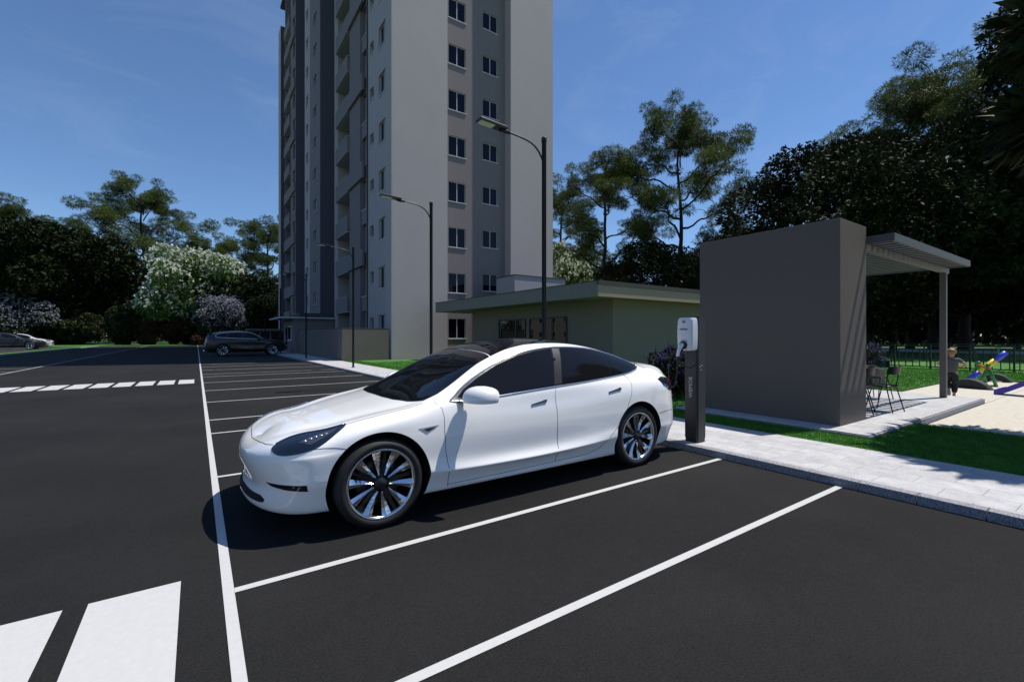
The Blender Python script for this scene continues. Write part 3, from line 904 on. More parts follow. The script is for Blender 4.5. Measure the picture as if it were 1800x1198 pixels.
# balcony-door strip, plain panel, balcony
r3 = rows(31.55, 32.55, .25, 2.0)
panel(31.45, 32.62, r3, M_tower_d, 9.62)
for (a, b_, p, q) in r3:
    if p < 28: window('x', 9.62, a, b_, p, q, .3, 0)
tpart('wall', [(9.5, 10.99, 32.62, 35.3, 0, H_T)], M_tower_d)
tpart('wall', [(9.5, 10.99, 38.85, 39.85, 0, H_T)], M_tower)
tpart('drainpipe', [(9.44, 9.498, 39.25, 39.33, 0, H_T)], M_tower)
tpart('wall', [(10.003, 10.99, 45.3, 49.99, 0, H_T)], M_tower_d)
r4 = rows(46.9, 48.2, .15, 1.15); r4b = rows(51.5, 52.6, .15, 1.15)
panel(45.3, 50.0, r4, M_tower_d); panel(50.0, 53.3, r4b, M_tower, 9.62)
for (a, b_, p, q) in r4:
    if p < 38: window('x', 9.5, a, b_, p, q, .15, 1)
for (a, b_, p, q) in r4b:
    if p < 40: window('x', 9.62, a, b_, p, q, .15, 1)
tpart('wall', [(10.003, 10.99, 58.1, 61.5, 0, H_T)], M_tower_d)
r5 = rows(58.6, 59.9, .1, 1.9)
panel(58.1, 61.5, r5, M_tower_d)
for (a, b_, p, q) in r5: window('x', 9.5, a, b_, p, q, .3, 0)
tpart('wall', [(9.5, 10.99, 69.5, 71.58, 0, H_T-2.2)], M_tower)
def balcony(y0, y1, zf, wide, ledge_y0):
    o = MB()
    x0, x1, y0_, y1_ = 9.32-TB[0], 10.94-TB[0], y0-TB[1], y1-TB[1]
    o.box(x0, x1, y0_, y1_, zf-.14, zf)                       # floor
    o.box(x0, x0+.1, y0_, y1_, zf, zf+1.02)                    # parapet
    if wide: o.box(x0, 9.495-TB[0], ledge_y0-TB[1], y0_, zf-.14, zf+1.02)
    b = o.build('balcony', M_tower_d, tower)
    c = MB(); c.box(x0-.02, x0+.12, y0_, y1_, zf+1.02, zf+1.05)
    c.build('railing_cap', M_slabc, b)
    d = MB(); d.box(x0-.015, x1, y0_, y1_, zf-.17, zf-.14); d.build('slab_edge', M_slabc, b)
for k in range(1, NF):
    zf = 1.95+ST*k-1.55
    if zf+1 > H_T-1: break
    if zf < 32: balcony(35.3, 38.85, zf, k % 2 == 0, 31.6)
    balcony(61.5, 65.5, zf, k % 2 == 0, 58.2)
M_recess = mat('dark_paint_and_void_shade', (.085, .08, .095), rough=.85)
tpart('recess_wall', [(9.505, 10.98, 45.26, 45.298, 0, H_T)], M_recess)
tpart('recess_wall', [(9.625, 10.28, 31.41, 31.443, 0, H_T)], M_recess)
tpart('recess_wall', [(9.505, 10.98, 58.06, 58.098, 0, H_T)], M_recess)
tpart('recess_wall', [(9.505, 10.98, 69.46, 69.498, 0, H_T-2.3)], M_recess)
tpart('recess_wall', [(10.95, 10.99, 35.31, 38.84, 0, H_T)], M_recess)  # dark colour stands in for balcony void shade and dark door glass
tpart('recess_wall', [(10.95, 10.99, 61.51, 65.54, 0, H_T)], M_recess)  # void shade and door glass put into the colour, far balconies
tpart('roof', [(9.42, 21.97, 26.22, 69.4, H_T, H_T+.3)], M_roofd)
tpart('wall', [(9.5, 10.99, 65.55, 65.8, 0, H_T)], M_tower_d)

# annexe with a thin concrete canopy at the foot of the tower
ann = thing('entrance_annexe', 'single storey entrance annexe with thin white canopy at the foot of the tower', 'annexe', (6.4, 39.9, 0))
b = MB(); b.box(0, 3.05, 0, 5.1, .05, 2.86); b.build('wall', M_tower_d, ann)
b = MB(); b.bbox(-1.1, 3.06, -.35, 5.6, 2.86, 2.98, .01); b.build('canopy', M_slabc, ann)
b = MB(); b.box(.5, 3.05, .4, 4.9, 2.982, 3.35); b.build('roof_upstand', M_roofd, ann)
b = MB(); b.box(-.03, -.002, 3.2, 4.1, .06, 2.2); dd = b.build('door', M_wpane, ann)
b = MB(); b.box(-.05, -.031, 3.9, 3.95, 1.0, 1.2); b.build('handle', M_wframe, dd)
b = MB(); b.box(-.04, -.002, 1.2, 2.6, 1.1, 2.3); wf = b.build('window', M_wframe, ann)
b = MB(); b.box(-.05, -.041, 1.3, 2.5, 1.2, 2.2); b.build('pane', M_wpane, wf)
b = MB(); b.box(-.1, -.002, 1.1, 2.7, 1.02, 1.09); b.build('sill', M_wframe, wf)

M_bwall = mat('taupe_wall_render', (.15, .125, .105), rough=.85, var=.04, scale=2)
bw = thing('boundary_wall', 'taupe rendered boundary wall standing on the lawn before the tower', 'wall', (6.68, 26.33, 0))
b = MB(); b.box(0, .16, 0, 13.5, 0, 1.88); b.box(.162, 2.66, 0, .16, 0, 1.88); b.build('panel', M_bwall, bw)
b = MB(); b.bbox(-.01, .17, -.01, 13.5, 1.88, 1.91, .004); b.bbox(.172, 2.66, -.01, .17, 1.88, 1.91, .004); b.build('coping', M_roofd, bw)
bs = thing('bin_store', 'low grey bin store with dark open fronts left of the tower foot', 'bin store', (4.9, 60, 0))
b = MB(); b.box(0, 4.4, .3, 3.2, 0, 2.15); b.build('wall', M_bwall, bs)
b = MB(); b.bbox(-.1, 4.45, -.05, 3.3, 2.152, 2.3, .01); b.build('roof', M_tower_d, bs)
for k in range(4):
    b = MB(); b.box(.2+k*1.05, 1.1+k*1.05, .26, .298, .05, 2.0); b.build('door', M_black, bs)

# ------------------------------------------------------------------ low building with deep fascia
M_lowwall = mat('sage_grey_render', (.205, .160, .138), rough=.9, var=.05, scale=18, bump=.3, bscale=90, bdist=.005)
M_fascia = mat('fascia_grey', (.185, .16, .145), rough=.7, var=.03, scale=3)
M_fasciab = mat('fascia_taupe', (.33, .24, .18), rough=.75)
low = thing('clubhouse', 'low flat roofed clubhouse with sage grey walls and deep overhanging fascia', 'building', (13.4, 12.45, 0))
LX, LY = 13.4, 12.45
b = MB()
b.box(0, 12, 0, 11.0, 0, 2.9); b.build('wall', M_lowwall, low)
b = MB(); b.box(11.9-LX, 11.96-LX, 11.8-LY, 25.35-LY, 2.88, 3.44); b.box(11.962-LX, 25-LX, 25.29-LY, 25.35-LY, 2.88, 3.44); b.build('fascia', M_fascia, low)
b = MB(); b.box(11.9-LX, 25.4-LX, 11.74-LY, 11.798-LY, 2.88, 3.30); b.build('fascia', M_fasciab, low)
b = MB(); b.box(11.964-LX, 25.3-LX, 11.8-LY, 25.28-LY, 2.905, 2.96); b.build('soffit', M_fascia, low)
b = MB(); b.box(11.964-LX, 25.3-LX, 11.8-LY, 25.28-LY, 3.3, 3.44); b.build('roof', M_roofd, low)
b = MB(); b.box(11.87-LX, 25.45-LX, 11.7-LY, 11.8-LY, 3.302, 3.455); b.box(11.87-LX, 11.98-LX, 11.802-LY, 25.38-LY, 3.442, 3.465); b.build('roof_trim', M_roofd, low)
b = MB(); b.box(16.1-LX, 20.2-LX, 23.0-LY, 25.08-LY, 3.44, 5.2); pp = b.build('roof_box', mat('plaster_box', (.33, .32, .33), rough=.9, bump=.3, bscale=60), low)
b = MB(); b.box(16.06-LX, 20.24-LX, 22.96-LY, 25.12-LY, 5.2, 5.25); b.build('cap', M_roofd, pp)
M_mirror = mat('reflective_door_glass', (.02, .02, .02), rough=.02, spec=1.0, metal=.35)
M_darkfr = mat('dark_door_frame', (.02, .02, .022), rough=.4)
for (y0, y1, ms) in ((18.15, 20.6, (.34,)), (15.1, 17.85, (.36,))):
    t = .06
    f = MB(); a0, a1 = y0-LY, y1-LY; zt = 2.31
    f.box(-.06, -.002, a0, a0+t, .1, zt); f.box(-.06, -.002, a1-t, a1, .1, zt); f.box(-.06, -.002, a0+t, a1-t, zt-t, zt)
    for q in ms:
        m_ = a0+(a1-a0)*q; f.box(-.055, -.002, m_-.05, m_+.05, .1, zt-t)
    fo = f.build('glass_door', M_darkfr, low)
    g_ = MB(); g_.box(-.03, -.01, a0+.01, a1-.01, .12, zt-.01); g_.build('pane', M_mirror, fo)

# brick house across the car park, outside the picture: it is what the clubhouse doors mirror
M_brick = bpy.data.materials.new('red_brick'); M_brick.use_nodes = True
_n, _l = M_brick.node_tree.nodes, M_brick.node_tree.links
_t = _n.new('ShaderNodeTexCoord'); _m = _n.new('ShaderNodeMapping'); _m.inputs['Rotation'].default_value = (R(90), 0, R(90)); _b = _n.new('ShaderNodeTexBrick')
_b.inputs['Scale'].default_value = 2.2; _b.inputs['Color1'].default_value = (.22, .06, .035, 1); _b.inputs['Color2'].default_value = (.30, .09, .05, 1); _b.inputs['Mortar'].default_value = (.3, .27, .24, 1)
_l.new(_t.outputs['Object'], _m.inputs['Vector']); _l.new(_m.outputs[0], _b.inputs['Vector']); _l.new(_b.outputs['Color'], _n['Principled BSDF'].inputs['Base Color']); _n['Principled BSDF'].inputs['Roughness'].default_value = .9
bh = thing('brick_house', 'red brick house across the car park mirrored in the clubhouse doors', 'house', (-34, 62, 0))
b = MB(); b.box(-10, 0, 0, 22, 0, 9); b.build('wall', M_brick, bh)
b = MB(); b.bbox(-10.6, .6, -.6, 22.6, 9, 9.4, .02); b.build('roof', M_slabc, bh)
for zz in (1.2, 4.2, 7.0):
    for yy in (2, 6, 10, 14, 18):
        b = MB(); b.box(.002, .06, yy, yy+1.6, zz, zz+1.4); w_ = b.build('window', M_slabc, bh)
        b = MB(); b.box(.061, .08, yy+.15, yy+1.45, zz+.15, zz+1.25); b.build('pane', M_wpane, w_)

# ------------------------------------------------------------------ the free-standing block wall and its pergola
M_block = mat('warm_grey_smooth_render', (.118, .095, .078), rough=.75, var=.02, scale=.8)
bl = MB(); bl.bbox(7.8, 8.81, 2.78, 5.06, .106, 3.18, .006)
tag(bl.build('feature_wall', M_block), 'thick taupe feature wall standing on the patio beside the charging post', 'wall')
M_perg = mat('white_painted_metal', (.10, .092, .085), rough=.5)
pg = thing('pergola', 'white slatted metal pergola fixed to the taupe wall over the patio', 'pergola', (8.81, 2.42, .105))
PX, PY, PZ = 8.81, 2.42, .105
x0, x1 = .004, 13.45-PX; yA, yB = 0, 3.2
b = MB(); b.box(x0, x1, 0, .04, 2.80, 2.92); b.build('edge_beam', M_perg, pg)
b = MB(); b.box(x0, x1, yB-.04, yB, 2.80, 2.92); b.build('edge_beam', M_perg, pg)
b = MB(); b.box(x0, x0+.04, .042, yB-.042, 2.80, 2.92); b.build('edge_beam', M_perg, pg)
b = MB(); b.box(x1-.04, x1, .042, yB-.042, 2.80, 2.92); b.build('edge_beam', M_perg, pg)
n = 17
for k in range(n):
    x = x0+.04+(x1-x0-.08)*(k+1)/(n+1)
    b = MB(); b.box(x-.05, x+.05, .042, yB-.042, 2.815, 2.862)
    tag(b.build('slat', M_perg, pg))
for yy in (.40, 2.72):
    b = MB(); b.box(x0, x1+.14, yy-.04, yy+.04, 2.70, 2.805)
    b.build('beam', M_perg, pg)
    b = MB(); b.bbox(13.33-PX-.055, 13.33-PX+.055, yy-.055, yy+.055, 0, 2.70, .006)
    b.build('post', M_perg, pg)
# ------------------------------------------------------------------ street lamps
M_pole = mat('dark_lamp_metal', (.012, .012, .018), rough=.4, metal=.3)
M_ledp = mat('lamp_led_panel', (.55, .60, .45), rough=.4)
M_slat = mat('dark_iron', (.008, .018, .012), rough=.5)
def make_lamp(label):
    t = thing('street_lamp', label, 'street lamp', (0, 0, 0))
    b = MB(); b.lathe([(.045, 0), (.045, 5.16), (.052, 5.165), (.052, 5.25), (.045, 5.262), (.0001, 5.264)], 20); b.build('pole', M_pole, t)
    b = MB(); b.lathe([(.085, 0), (.085, .012), (.055, .016), (.052, .05), (.046, .055)], 20)
    for k in range(4):
        a = k*math.pi/2+.78; b.box(.068*math.cos(a)-.01, .068*math.cos(a)+.01, .068*math.sin(a)-.01, .068*math.sin(a)+.01, .012, .028)
    b.build('base_plate', M_pole, t)
    pts = []
    for (x, z) in [(0, 4.72), (-.05, 4.83), (-.11, 4.93), (-.20, 5.02), (-.32, 5.085), (-.48, 5.12), (-.7, 5.14), (-.92, 5.16)]: pts.append(Vector((x, 0, z)))
    pts = smoothpoly(pts, 2, False)
    b = MB(); b.tube(pts, .017, 10); b.build('arm', M_pole, t)
    Mh = Matrix.Translation((-.88, 0, 5.155)) @ Matrix.Rotation(R(3), 4, 'Y')
    b = MB(); b.bbox(-.62, -.04, -.095, .095, -.0, .05, .008, M=Mh)
    b.tube([Mh @ Vector((.06, 0, -.005)), Mh @ Vector((-.04, 0, -.01)), Mh @ Vector((-.16, 0, -.008))], [.028, .04, .03], 12)
    hd = b.build('lamp_head', M_pole, t)
    b = MB(); b.box(-.60, -.30, -.075, .075, -.008, -.001, M=Mh)
    for i in range(6):
        for j in range(3): b.box(-.585+i*.048, -.585+i*.048+.034, -.06+j*.043, -.06+j*.043+.03, -.012, -.0085, 1, Mh)
    b.build('led_panel', [M_ledp, mat('led_lens', (.75, .8, .65), rough=.2)], hd)
    b = MB(); b.tube([Mh @ Vector((-.2, 0, .05)), Mh @ Vector((-.2, 0, .075))], .016, 10); b.build('sensor', M_pole, hd)
    return t
lamp = make_lamp('tall dark street lamp rising right behind the white saloon')
labs = ['tall dark street lamp rising right behind the white saloon', 'dark street lamp before the pale tower corner', 'dark street lamp standing where the boundary wall turns', 'dark street lamp before the long shaded boundary wall',
        'dark street lamp beside the nose of the dark parked SUV', 'distant street lamp behind the bonnet of the dark SUV', 'distant street lamp above the rear doors of the SUV', 'farthest street lamp before the lilac tree']
for i, y in enumerate([7.02, 12.27, 20.3, 30.7, 41.3, 51.4, 72.3, 82.2]):
    o = lamp if i == 0 else copy_tree(lamp)
    o.location = (5.62, y, .074)
    tag(o, labs[i], 'street lamp', 'street lamps along the footpath')

# ------------------------------------------------------------------ charging post
M_post = mat('charcoal_powder_coat', (.020, .020, .022), rough=.45)
M_post2 = mat('charcoal_side_panel', (.013, .013, .016), rough=.4)
M_wbox = mat('white_charger_plastic', (.62, .63, .66), rough=.3, coat=.4)
M_cable = mat('black_cable', (.008, .008, .009), rough=.45)
M_text = mat('silver_lettering', (.55, .55, .57), rough=.4)
M_ink = mat('dark_print', (.05, .055, .07), rough=.6)
CX, CY, CZ = 5.23, 3.42, .074
chg = thing('charging_post', 'charcoal electric car charging post with white wall box on the pavement', 'charging post', (CX, CY, CZ))
b = MB()
b.prism([(0, .028), (.02, .0), (.165, 0), (.18, .02), (.18, .185), (.0, .185)], .05, 1.61)
b.build('post', M_post, chg)
b = MB(); b.prism([(.004, .026), (.024, .004), (.16, .004), (.176, .024), (.176, .18), (.004, .18)], 0, .05); b.build('foot', M_post2, chg)
def text_mesh(s, size, ext=.0015, sx=1.0):
    cu = bpy.data.curves.new('t', 'FONT'); cu.body = s; cu.size = size; cu.extrude = ext; cu.align_x = 'CENTER'; cu.align_y = 'CENTER'
    o = bpy.data.objects.new('t', cu); col.objects.link(o)
    dg = bpy.context.evaluated_depsgraph_get()
    me = bpy.data.meshes.new_from_object(o.evaluated_get(dg))
    bpy.data.objects.remove(o); bpy.data.curves.remove(cu)
    return me
def place_text(name, s, size, m, parent, M, sx=1.0):
    me = text_mesh(s, size)
    me.transform(M @ Matrix.Diagonal((sx, 1, 1, 1)))
    me.materials.clear(); me.materials.append(m); me.name = name
    for p in me.polygons: p.material_index = 0
    return link(name, me, parent)
# faces: the front faces -x. local text x axis -> world; glyph plane normal -> -x
Mf = lambda loc, up: Matrix.Translation(loc) @ up
face_negx = Matrix(((0, 0, -1, 0), (-1, 0, 0, 0), (0, 1, 0, 0), (0, 0, 0, 1)))      # x->-y, y->+z, z->-x
read_up = Matrix(((0, 0, -1, 0), (0, 1, 0, 0), (1, 0, 0, 0), (0, 0, 0, 1)))        # x->+z, y->+y, z->-x
place_text('lettering', 'WEMOB', .072, M_text, chg, Mf((-.0015, .10, .705), read_up), 1.0)
b = MB()
for (yy, zz) in ((.045, .97), (.085, .985), (.065, .93)):
    b.tube([(yy, -.0005, zz), (yy, -.005, zz)], .007, 10)
b.build('bolts', M_text, chg)
# white box: curved face, bulging towards -x
bm = bmesh.new(); bmesh.ops.create_cube(bm, size=1)
bmesh.ops.subdivide_edges(bm, edges=list(bm.edges), cuts=7, use_grid_fill=True)
for v in bm.verts:
    x, y, z = v.co
    zz = z*.42
    yy = y*(.212+.012*math.cos(z*3.0))
    r = abs(y)*2; s_ = abs(z)*2
    zz *= 1-.025*r**4; yy *= 1-.05*s_**6
    xx = x*.12-.03*(1-r*r)*.6*(1 if x < 0 else 0)-.010*math.cos(z*3)*(1 if x < 0 else 0)
    v.co = (xx-.062, yy+.103, zz+1.385)
bmesh.ops.bevel(bm, geom=[e for e in bm.edges if e.calc_face_angle(0) > .8], offset=.012, segments=3, affect='EDGES')
for f in bm.faces: f.smooth = True
bm.verts.index_update()
mb = MB(); mb.add([v.co.copy() for v in bm.verts], [[v.index for v in f.verts] for f in bm.faces], 0, True)
bmb = BVHTree.FromBMesh(bm); bm.free()
wb = mb.build('charger_box', M_wbox, chg); wb.data.set_sharp_from_angle(angle=R(50))
fx = -.152
place_text('lettering', 'WEMOB', .030, M_ink, wb, Mf((fx-.0005, .103, 1.445), face_negx))
b = MB()   # small square symbol at the top
for (a0, a1, z0, z1) in ((.083, .123, 1.553, 1.557), (.083, .123, 1.527, 1.531), (.119, .123, 1.531, 1.553), (.083, .087, 1.531, 1.553), (.092, .114, 1.538, 1.546)):
    b.box(fx+.004, fx+.010, a0, a1, z0, z1)
b.build('emblem', M_ink, wb)
b = MB(); b.box(fx-.001, fx+.004, .093, .113, 1.36, 1.364); b.build('status_mark', M_ink, wb)
for (k, c) in enumerate([(.6, .1, .12), (.05, .35, .12), (.3, .32, .1), (.03, .05, .6)]):
    b = MB(); b.box(fx-.006, fx+.002, .133-.022*k-.005, .133-.022*k+.005, 1.298+(.004 if k in (1, 2) else 0), 1.304+(.004 if k in (1, 2) else 0)); b.build('indicator_light', mat('indicator_%d' % k, c, rough=.3), wb)
b = MB(); Ms = Matrix.Translation((fx+.006, .106, 1.245)) @ Matrix.Rotation(R(-90), 4, 'Y')
b.lathe([(.050, -.01), (.050, .022), (.043, .026), (.040, .014), (.0001, .014)], 32, Ms); b.build('socket', M_cable, wb)
pl = MB()
pl.tube([(fx-.006, .106, 1.25), (fx-.032, .108, 1.245), (fx-.056, .114, 1.215), (fx-.066, .124, 1.165), (fx-.070, .132, 1.12), (fx-.070, .135, 1.10)], [.030, .030, .027, .023, .020, .021], 16)
plug = pl.build('plug', M_wbox, chg)
pl = MB(); pl.tube([(fx-.070, .135, 1.103), (fx-.070, .137, 1.075)], [.024, .022], 16); pl.tube([(fx-.040, .090, 1.20), (fx-.052, .094, 1.16), (fx-.056, .102, 1.12)], [.012, .014, .009], 10)
pl.build('grip', M_cable, plug)
cb = MB()
pts = smoothpoly([Vector(p) for p in [(fx-.070, .137, 1.08), (fx-.070, .142, .95), (fx-.065, .16, .82), (fx-.06, .19, .72), (fx-.06, .245, .70), (fx-.035, .29, .78), (fx-.02, .305, .95), (fx+.0, .285, 1.1), (-.04, .255, 1.22), (-.01, .22, 1.28)]], 3, False)
cb.tube(pts, .009, 10)
lp = smoothpoly([Vector(p) for p in [(fx-.068, .133, 1.08), (fx-.05, .10, 1.0), (-.10, .07, .955), (-.05, .03, .965), (-.03, .0, 1.02), (-.02, -.01, 1.12), (-.02, .02, 1.2)]], 3, False)
cb.tube(lp, .008, 10)
cb.build('cable', M_cable, chg)

# ------------------------------------------------------------------ playground
M_green = mat('green_playground_paint', (.02, .20, .04), rough=.35)
M_blue = mat('blue_playground_paint', (.045, .07, .62), rough=.35)
M_yel = mat('yellow_playground_paint', (.75, .62, .02), rough=.35)
M_redp = mat('red_playground_paint', (.55, .035, .02), rough=.35)
M_slide = mat('violet_blue_slide', (.05, .03, .36), rough=.35)
M_rub = mat('old_tyre_rubber', (.022, .026, .025), rough=.75, bump=.5, bscale=25, bdist=.02)
ss = thing('seesaw', 'small playground seesaw with blue and yellow beam on green frames', 'seesaw', (18.9, 3.1, 0))
SO = Vector((18.9, 3.1, 0))
near = Vector((18.55, 2.98, .60)); far = Vector((20.0, 3.42, .60))
cdir = (far-near).normalized(); perp = Vector((-cdir.y, cdir.x, 0))
for P0 in (near, far):
    for sg in (1, -1):
        b = MB(); foot = P0+perp*.17*sg; foot.z = 0.0
        b.tube([P0-SO, foot-SO], [.04, .04], 12); b.build('leg', M_green, ss)
    b = MB(); f0 = P0+perp*.17; f1 = P0-perp*.17; f0.z = f1.z = .03
    b.tube([f0-SO, f1-SO], .025, 8); b.build('foot_bar', M_green, ss)
    b = MB(); b.lathe([(.0001, .065), (.03, .058), (.05, .03), (.055, 0), (.045, -.03)], 16, Matrix.Translation(P0-SO)); b.build('cap', M_green, ss)
b = MB(); b.tube([near-SO-cdir*.12-Vector((0, 0, .07)), far-SO+cdir*.12-Vector((0, 0, .07))], .035, 10); b.build('axle', M_redp, ss)
lo = Vector((18.9, 3.45, .13)); hi = Vector((19.2, 2.72, .97))
dr = hi-lo
for (a, c_, m_, r) in ((0, .30, M_blue, .075), (.30, .72, M_yel, .078), (.72, 1, M_blue, .075)):
    b = MB(); b.tube([lo+dr*a-SO, lo+dr*(a+.001)-SO, lo+dr*(c_-.001)-SO, lo+dr*c_-SO], [r*.9, r, r, r*.9], 16); b.build('beam', m_, ss)
for a in (.22, .80):
    p = lo+dr*a; u = Vector((0, 0, 1))
    b = MB(); top = p+u*.30
    b.tube([p-SO, top-SO], .018, 8); b.tube([top-cdir*.28-SO, top+cdir*.28-SO], .017, 8); b.build('handlebar', M_green, ss)
def half_tyre(e0, e1, hgt, label):
    e0, e1 = Vector(e0), Vector(e1)
    t = thing('half_buried_tyre', label, 'tyre', tuple((e0+e1)/2))
    c = (e0+e1)/2; L_ = (e1-e0).length/2; d = (e1-e0).normalized(); w_ = Vector((-d.y, d.x, 0))
    n_ = 24
    def ringp(f, w):   # circle arc by chord+height
        rad = (L_*L_+hgt*hgt)/(2*hgt)*f
        return rad
    Rr = (L_*L_+hgt*hgt)/(2*hgt); zc = hgt-Rr
    b = MB(); vs = []; prof = [(1, .07), (1, -.07), (.96, -.10), (.75, -.105), (.52, -.07), (.52, .07), (.75, .105), (.96, .10)]
    for i in range(n_+1):
        a = math.pi*i/n_*1.0
        for (f, w) in prof:
            p = d*(Rr*f*math.cos(a))+Vector((0, 0, Rr*f*math.sin(a)+zc))+w_*w
            vs.append(p)
    m_ = len(prof); fs = []
    for i in range(n_):
        for j in range(m_): fs.append((i*m_+j, i*m_+(j+1) % m_, (i+1)*m_+(j+1) % m_, (i+1)*m_+j))
    b.add(vs, fs, 0, True); tr = b.build('tread', M_rub, t); tr.data.set_sharp_from_angle(angle=R(40))
    return t
half_tyre((17.64, 3.62, 0), (17.40, 2.70, 0), .27, 'black half buried tyre at the low end of the seesaw')
half_tyre((20.75, 3.50, 0), (20.7, 2.80, 0), .26, 'black half buried tyre behind the green seesaw frame')
sl = thing('slide', 'violet blue playground slide coming in at the right edge', 'slide', (16.2, 2.5, 0))
b = MB()
Lr = [(0, 0, .02), (.0, -.15, .06), (.05, -1.6, .95), (.05, -1.9, 1.05)]
for i in range(3):
    (xa, ya, za), (xb, yb, zb) = Lr[i], Lr[i+1]
    b.add([(xa-.0, ya, za), (xa+.42, ya, za), (xb+.42, yb, zb), (xb, yb, zb), (xa, ya, za-.03), (xa+.42, ya, za-.03), (xb+.42, yb, zb-.03), (xb, yb, zb-.03)],
          [(0, 1, 2, 3), (7, 6, 5, 4), (0, 3, 7, 4), (1, 5, 6, 2)])
    for xo in (-.03, .42):
        b.add([(xa+xo, ya, za-.03), (xa+xo+.03, ya, za-.03), (xb+xo+.03, yb, zb-.03), (xb+xo, yb, zb-.03), (xa+xo, ya, za+.10), (xa+xo+.03, ya, za+.10), (xb+xo+.03, yb, zb+.12), (xb+xo, yb, zb+.12)],
              [(4, 5, 6, 7), (0, 4, 7, 3), (1, 2, 6, 5), (0, 1, 5, 4)])
b.build('chute', M_slide, sl)
for xo in (0, .42):
    b = MB(); b.tube([(xo, -1.85, 0), (xo, -1.85, 1.7)], .03, 8); b.tube([(xo, -2.5, 0), (xo, -2.5, 1.7)], .03, 8); b.build('ladder_rail', M_green, sl)
for k in range(4):
    b = MB(); b.tube([(0, -2.5, .25+.25*k), (.42, -2.5, .25+.25*k)], .02, 8); b.build('rung', M_redp, sl)
b = MB(); b.box(-.02, .44, -2.5, -1.9, 1.0, 1.04); b.build('platform', M_yel, sl)

# ------------------------------------------------------------------ playground fence: sections of railings
def railing(label, X, y0, y1, h=.98, step=.22, z=.05, m=None):
    t = thing('railing_fence', label, 'fence', (X, y0, z), group='dark railings behind the playground')
    n = max(2, int(round((y1-y0)/step)))
    for (zz, r) in ((h, .022), (h-.15, .018), (.10, .022)):
        b = MB(); b.box(-r, r, 0, y1-y0, zz-r, zz+r); b.build('rail', m or M_slat, t)
    for k in range(n):
        b = MB(); yy = (y1-y0)*(k+.5)/n
        b.box(-.014, .014, yy-.016, yy+.016, .117, h-.164); b.build('bar', m or M_slat, t)
    b = MB(); b.bbox(-.028, .028, -.028, .028, 0, h+.04, .004); b.build('post', m or M_slat, t)
    return t
y = 1.0; k = 0
names = ['dark railing section behind the slide', 'dark railing section right of the seesaw', 'dark railing section behind the seesaw', 'dark railing section right of the child', 'dark railing section behind the child',
         'dark railing section left of the pergola post', 'dark railing section behind the bistro chairs', 'dark railing section beside the feature wall', 'dark railing section hidden by the feature wall']
for k in range(7):
    railing(names[k], 25.5, 1.0+k*1.2, 1.0+k*1.2+1.17)
rf = thing('railing_fence', 'taller dark railing running along the footway beyond the lawn', 'fence', (34, -8, 0))
for zz in (1.02, .2):
    b = MB(); b.box(-.02, .02, 0, 26, zz-.02, zz+.02); b.build('rail', M_slat, rf)
for k in range(14):
    b = MB(); b.box(-.03, .03, k*2-.03, k*2+.03, 0, 1.08); b.build('post', M_slat, rf)

# ------------------------------------------------------------------ bistro chairs, table, planter
M_chair = mat('black_chair_metal', (.008, .008, .009), rough=.35)
def make_chair():
    t = thing('bistro_chair', 'x', 'chair', (0, 0, 0))
    b = MB()
    n = 24
    b.lathe([(.0001, .452), (.17, .455), (.205, .462), (.21, .452), (.20, .440), (.0001, .438)], n); b.build('seat', M_chair, t)
    # back: curved panel
    b = MB(); vs = []; K = 10
    for i in range(K+1):
        a = R(-52+104*i/K)
        for rr in (.235, .222):
            for zz in (.66, .80): vs.append((rr*math.sin(a), -rr*math.cos(a)-.01+(.8-zz)*.15, zz))
    fs = []
    for i in range(K):
        p, q = i*4, (i+1)*4
        fs += [(p, q, q+1, p+1), (p+2, p+3, q+3, q+2), (p+1, q+1, q+3, p+3), (p, p+2, q+2, q)]
    fs += [(0, 1, 3, 2), (K*4, K*4+2, K*4+3, K*4+1)]
    b.add(vs, fs, 0, True); bk = b.build('backrest', M_chair, t); bk.data.set_sharp_from_angle(angle=R(40))
    for sg in (1, -1):
        b = MB(); b.tube([(.17*sg, .10, .44), (.19*sg, .16, .2), (.205*sg, .20, 0)], .010, 8); b.build('leg', M_chair, t)
        b = MB(); b.tube([(.185*sg, -.14, .76), (.185*sg, -.13, .60), (.165*sg, -.11, .44), (.185*sg, -.17, .2), (.20*sg, -.22, 0)], .010, 8); b.build('leg', M_chair, t)
    return t
ch = make_chair()
chairs = [(10.08, 2.92, -8, 'black round seat bistro chair nearest the pergola post'), (9.52, 3.12, 14, 'black bistro chair half hidden by the edge of the taupe wall'),
          (12.0, 3.62, 70, 'black bistro chair standing farthest back before the lawn')]
for i, (x, y, a, lb) in enumerate(chairs):
    o = ch if i == 0 else copy_tree(ch)
    o.location = (x, y, .106); o.rotation_euler = (0, 0, R(a)); tag(o, lb, 'chair', 'black bistro chairs on the patio')
tb = thing('bistro_table', 'round black bistro table between the chairs beside the taupe wall', 'table', (11.05, 3.72, .106))
b = MB(); b.lathe([(.0001, .74), (.40, .74), (.405, .73), (.40, .715), (.0001, .715)], 36); b.build('table_top', M_chair, tb)
b = MB(); b.tube([(0, 0, .02), (0, 0, .715)], .025, 12); b.build('stem', M_chair, tb)
b = MB(); b.lathe([(.0001, .02), (.20, .02), (.22, .0), (.0001, 0)], 28); b.build('foot', M_chair, tb)
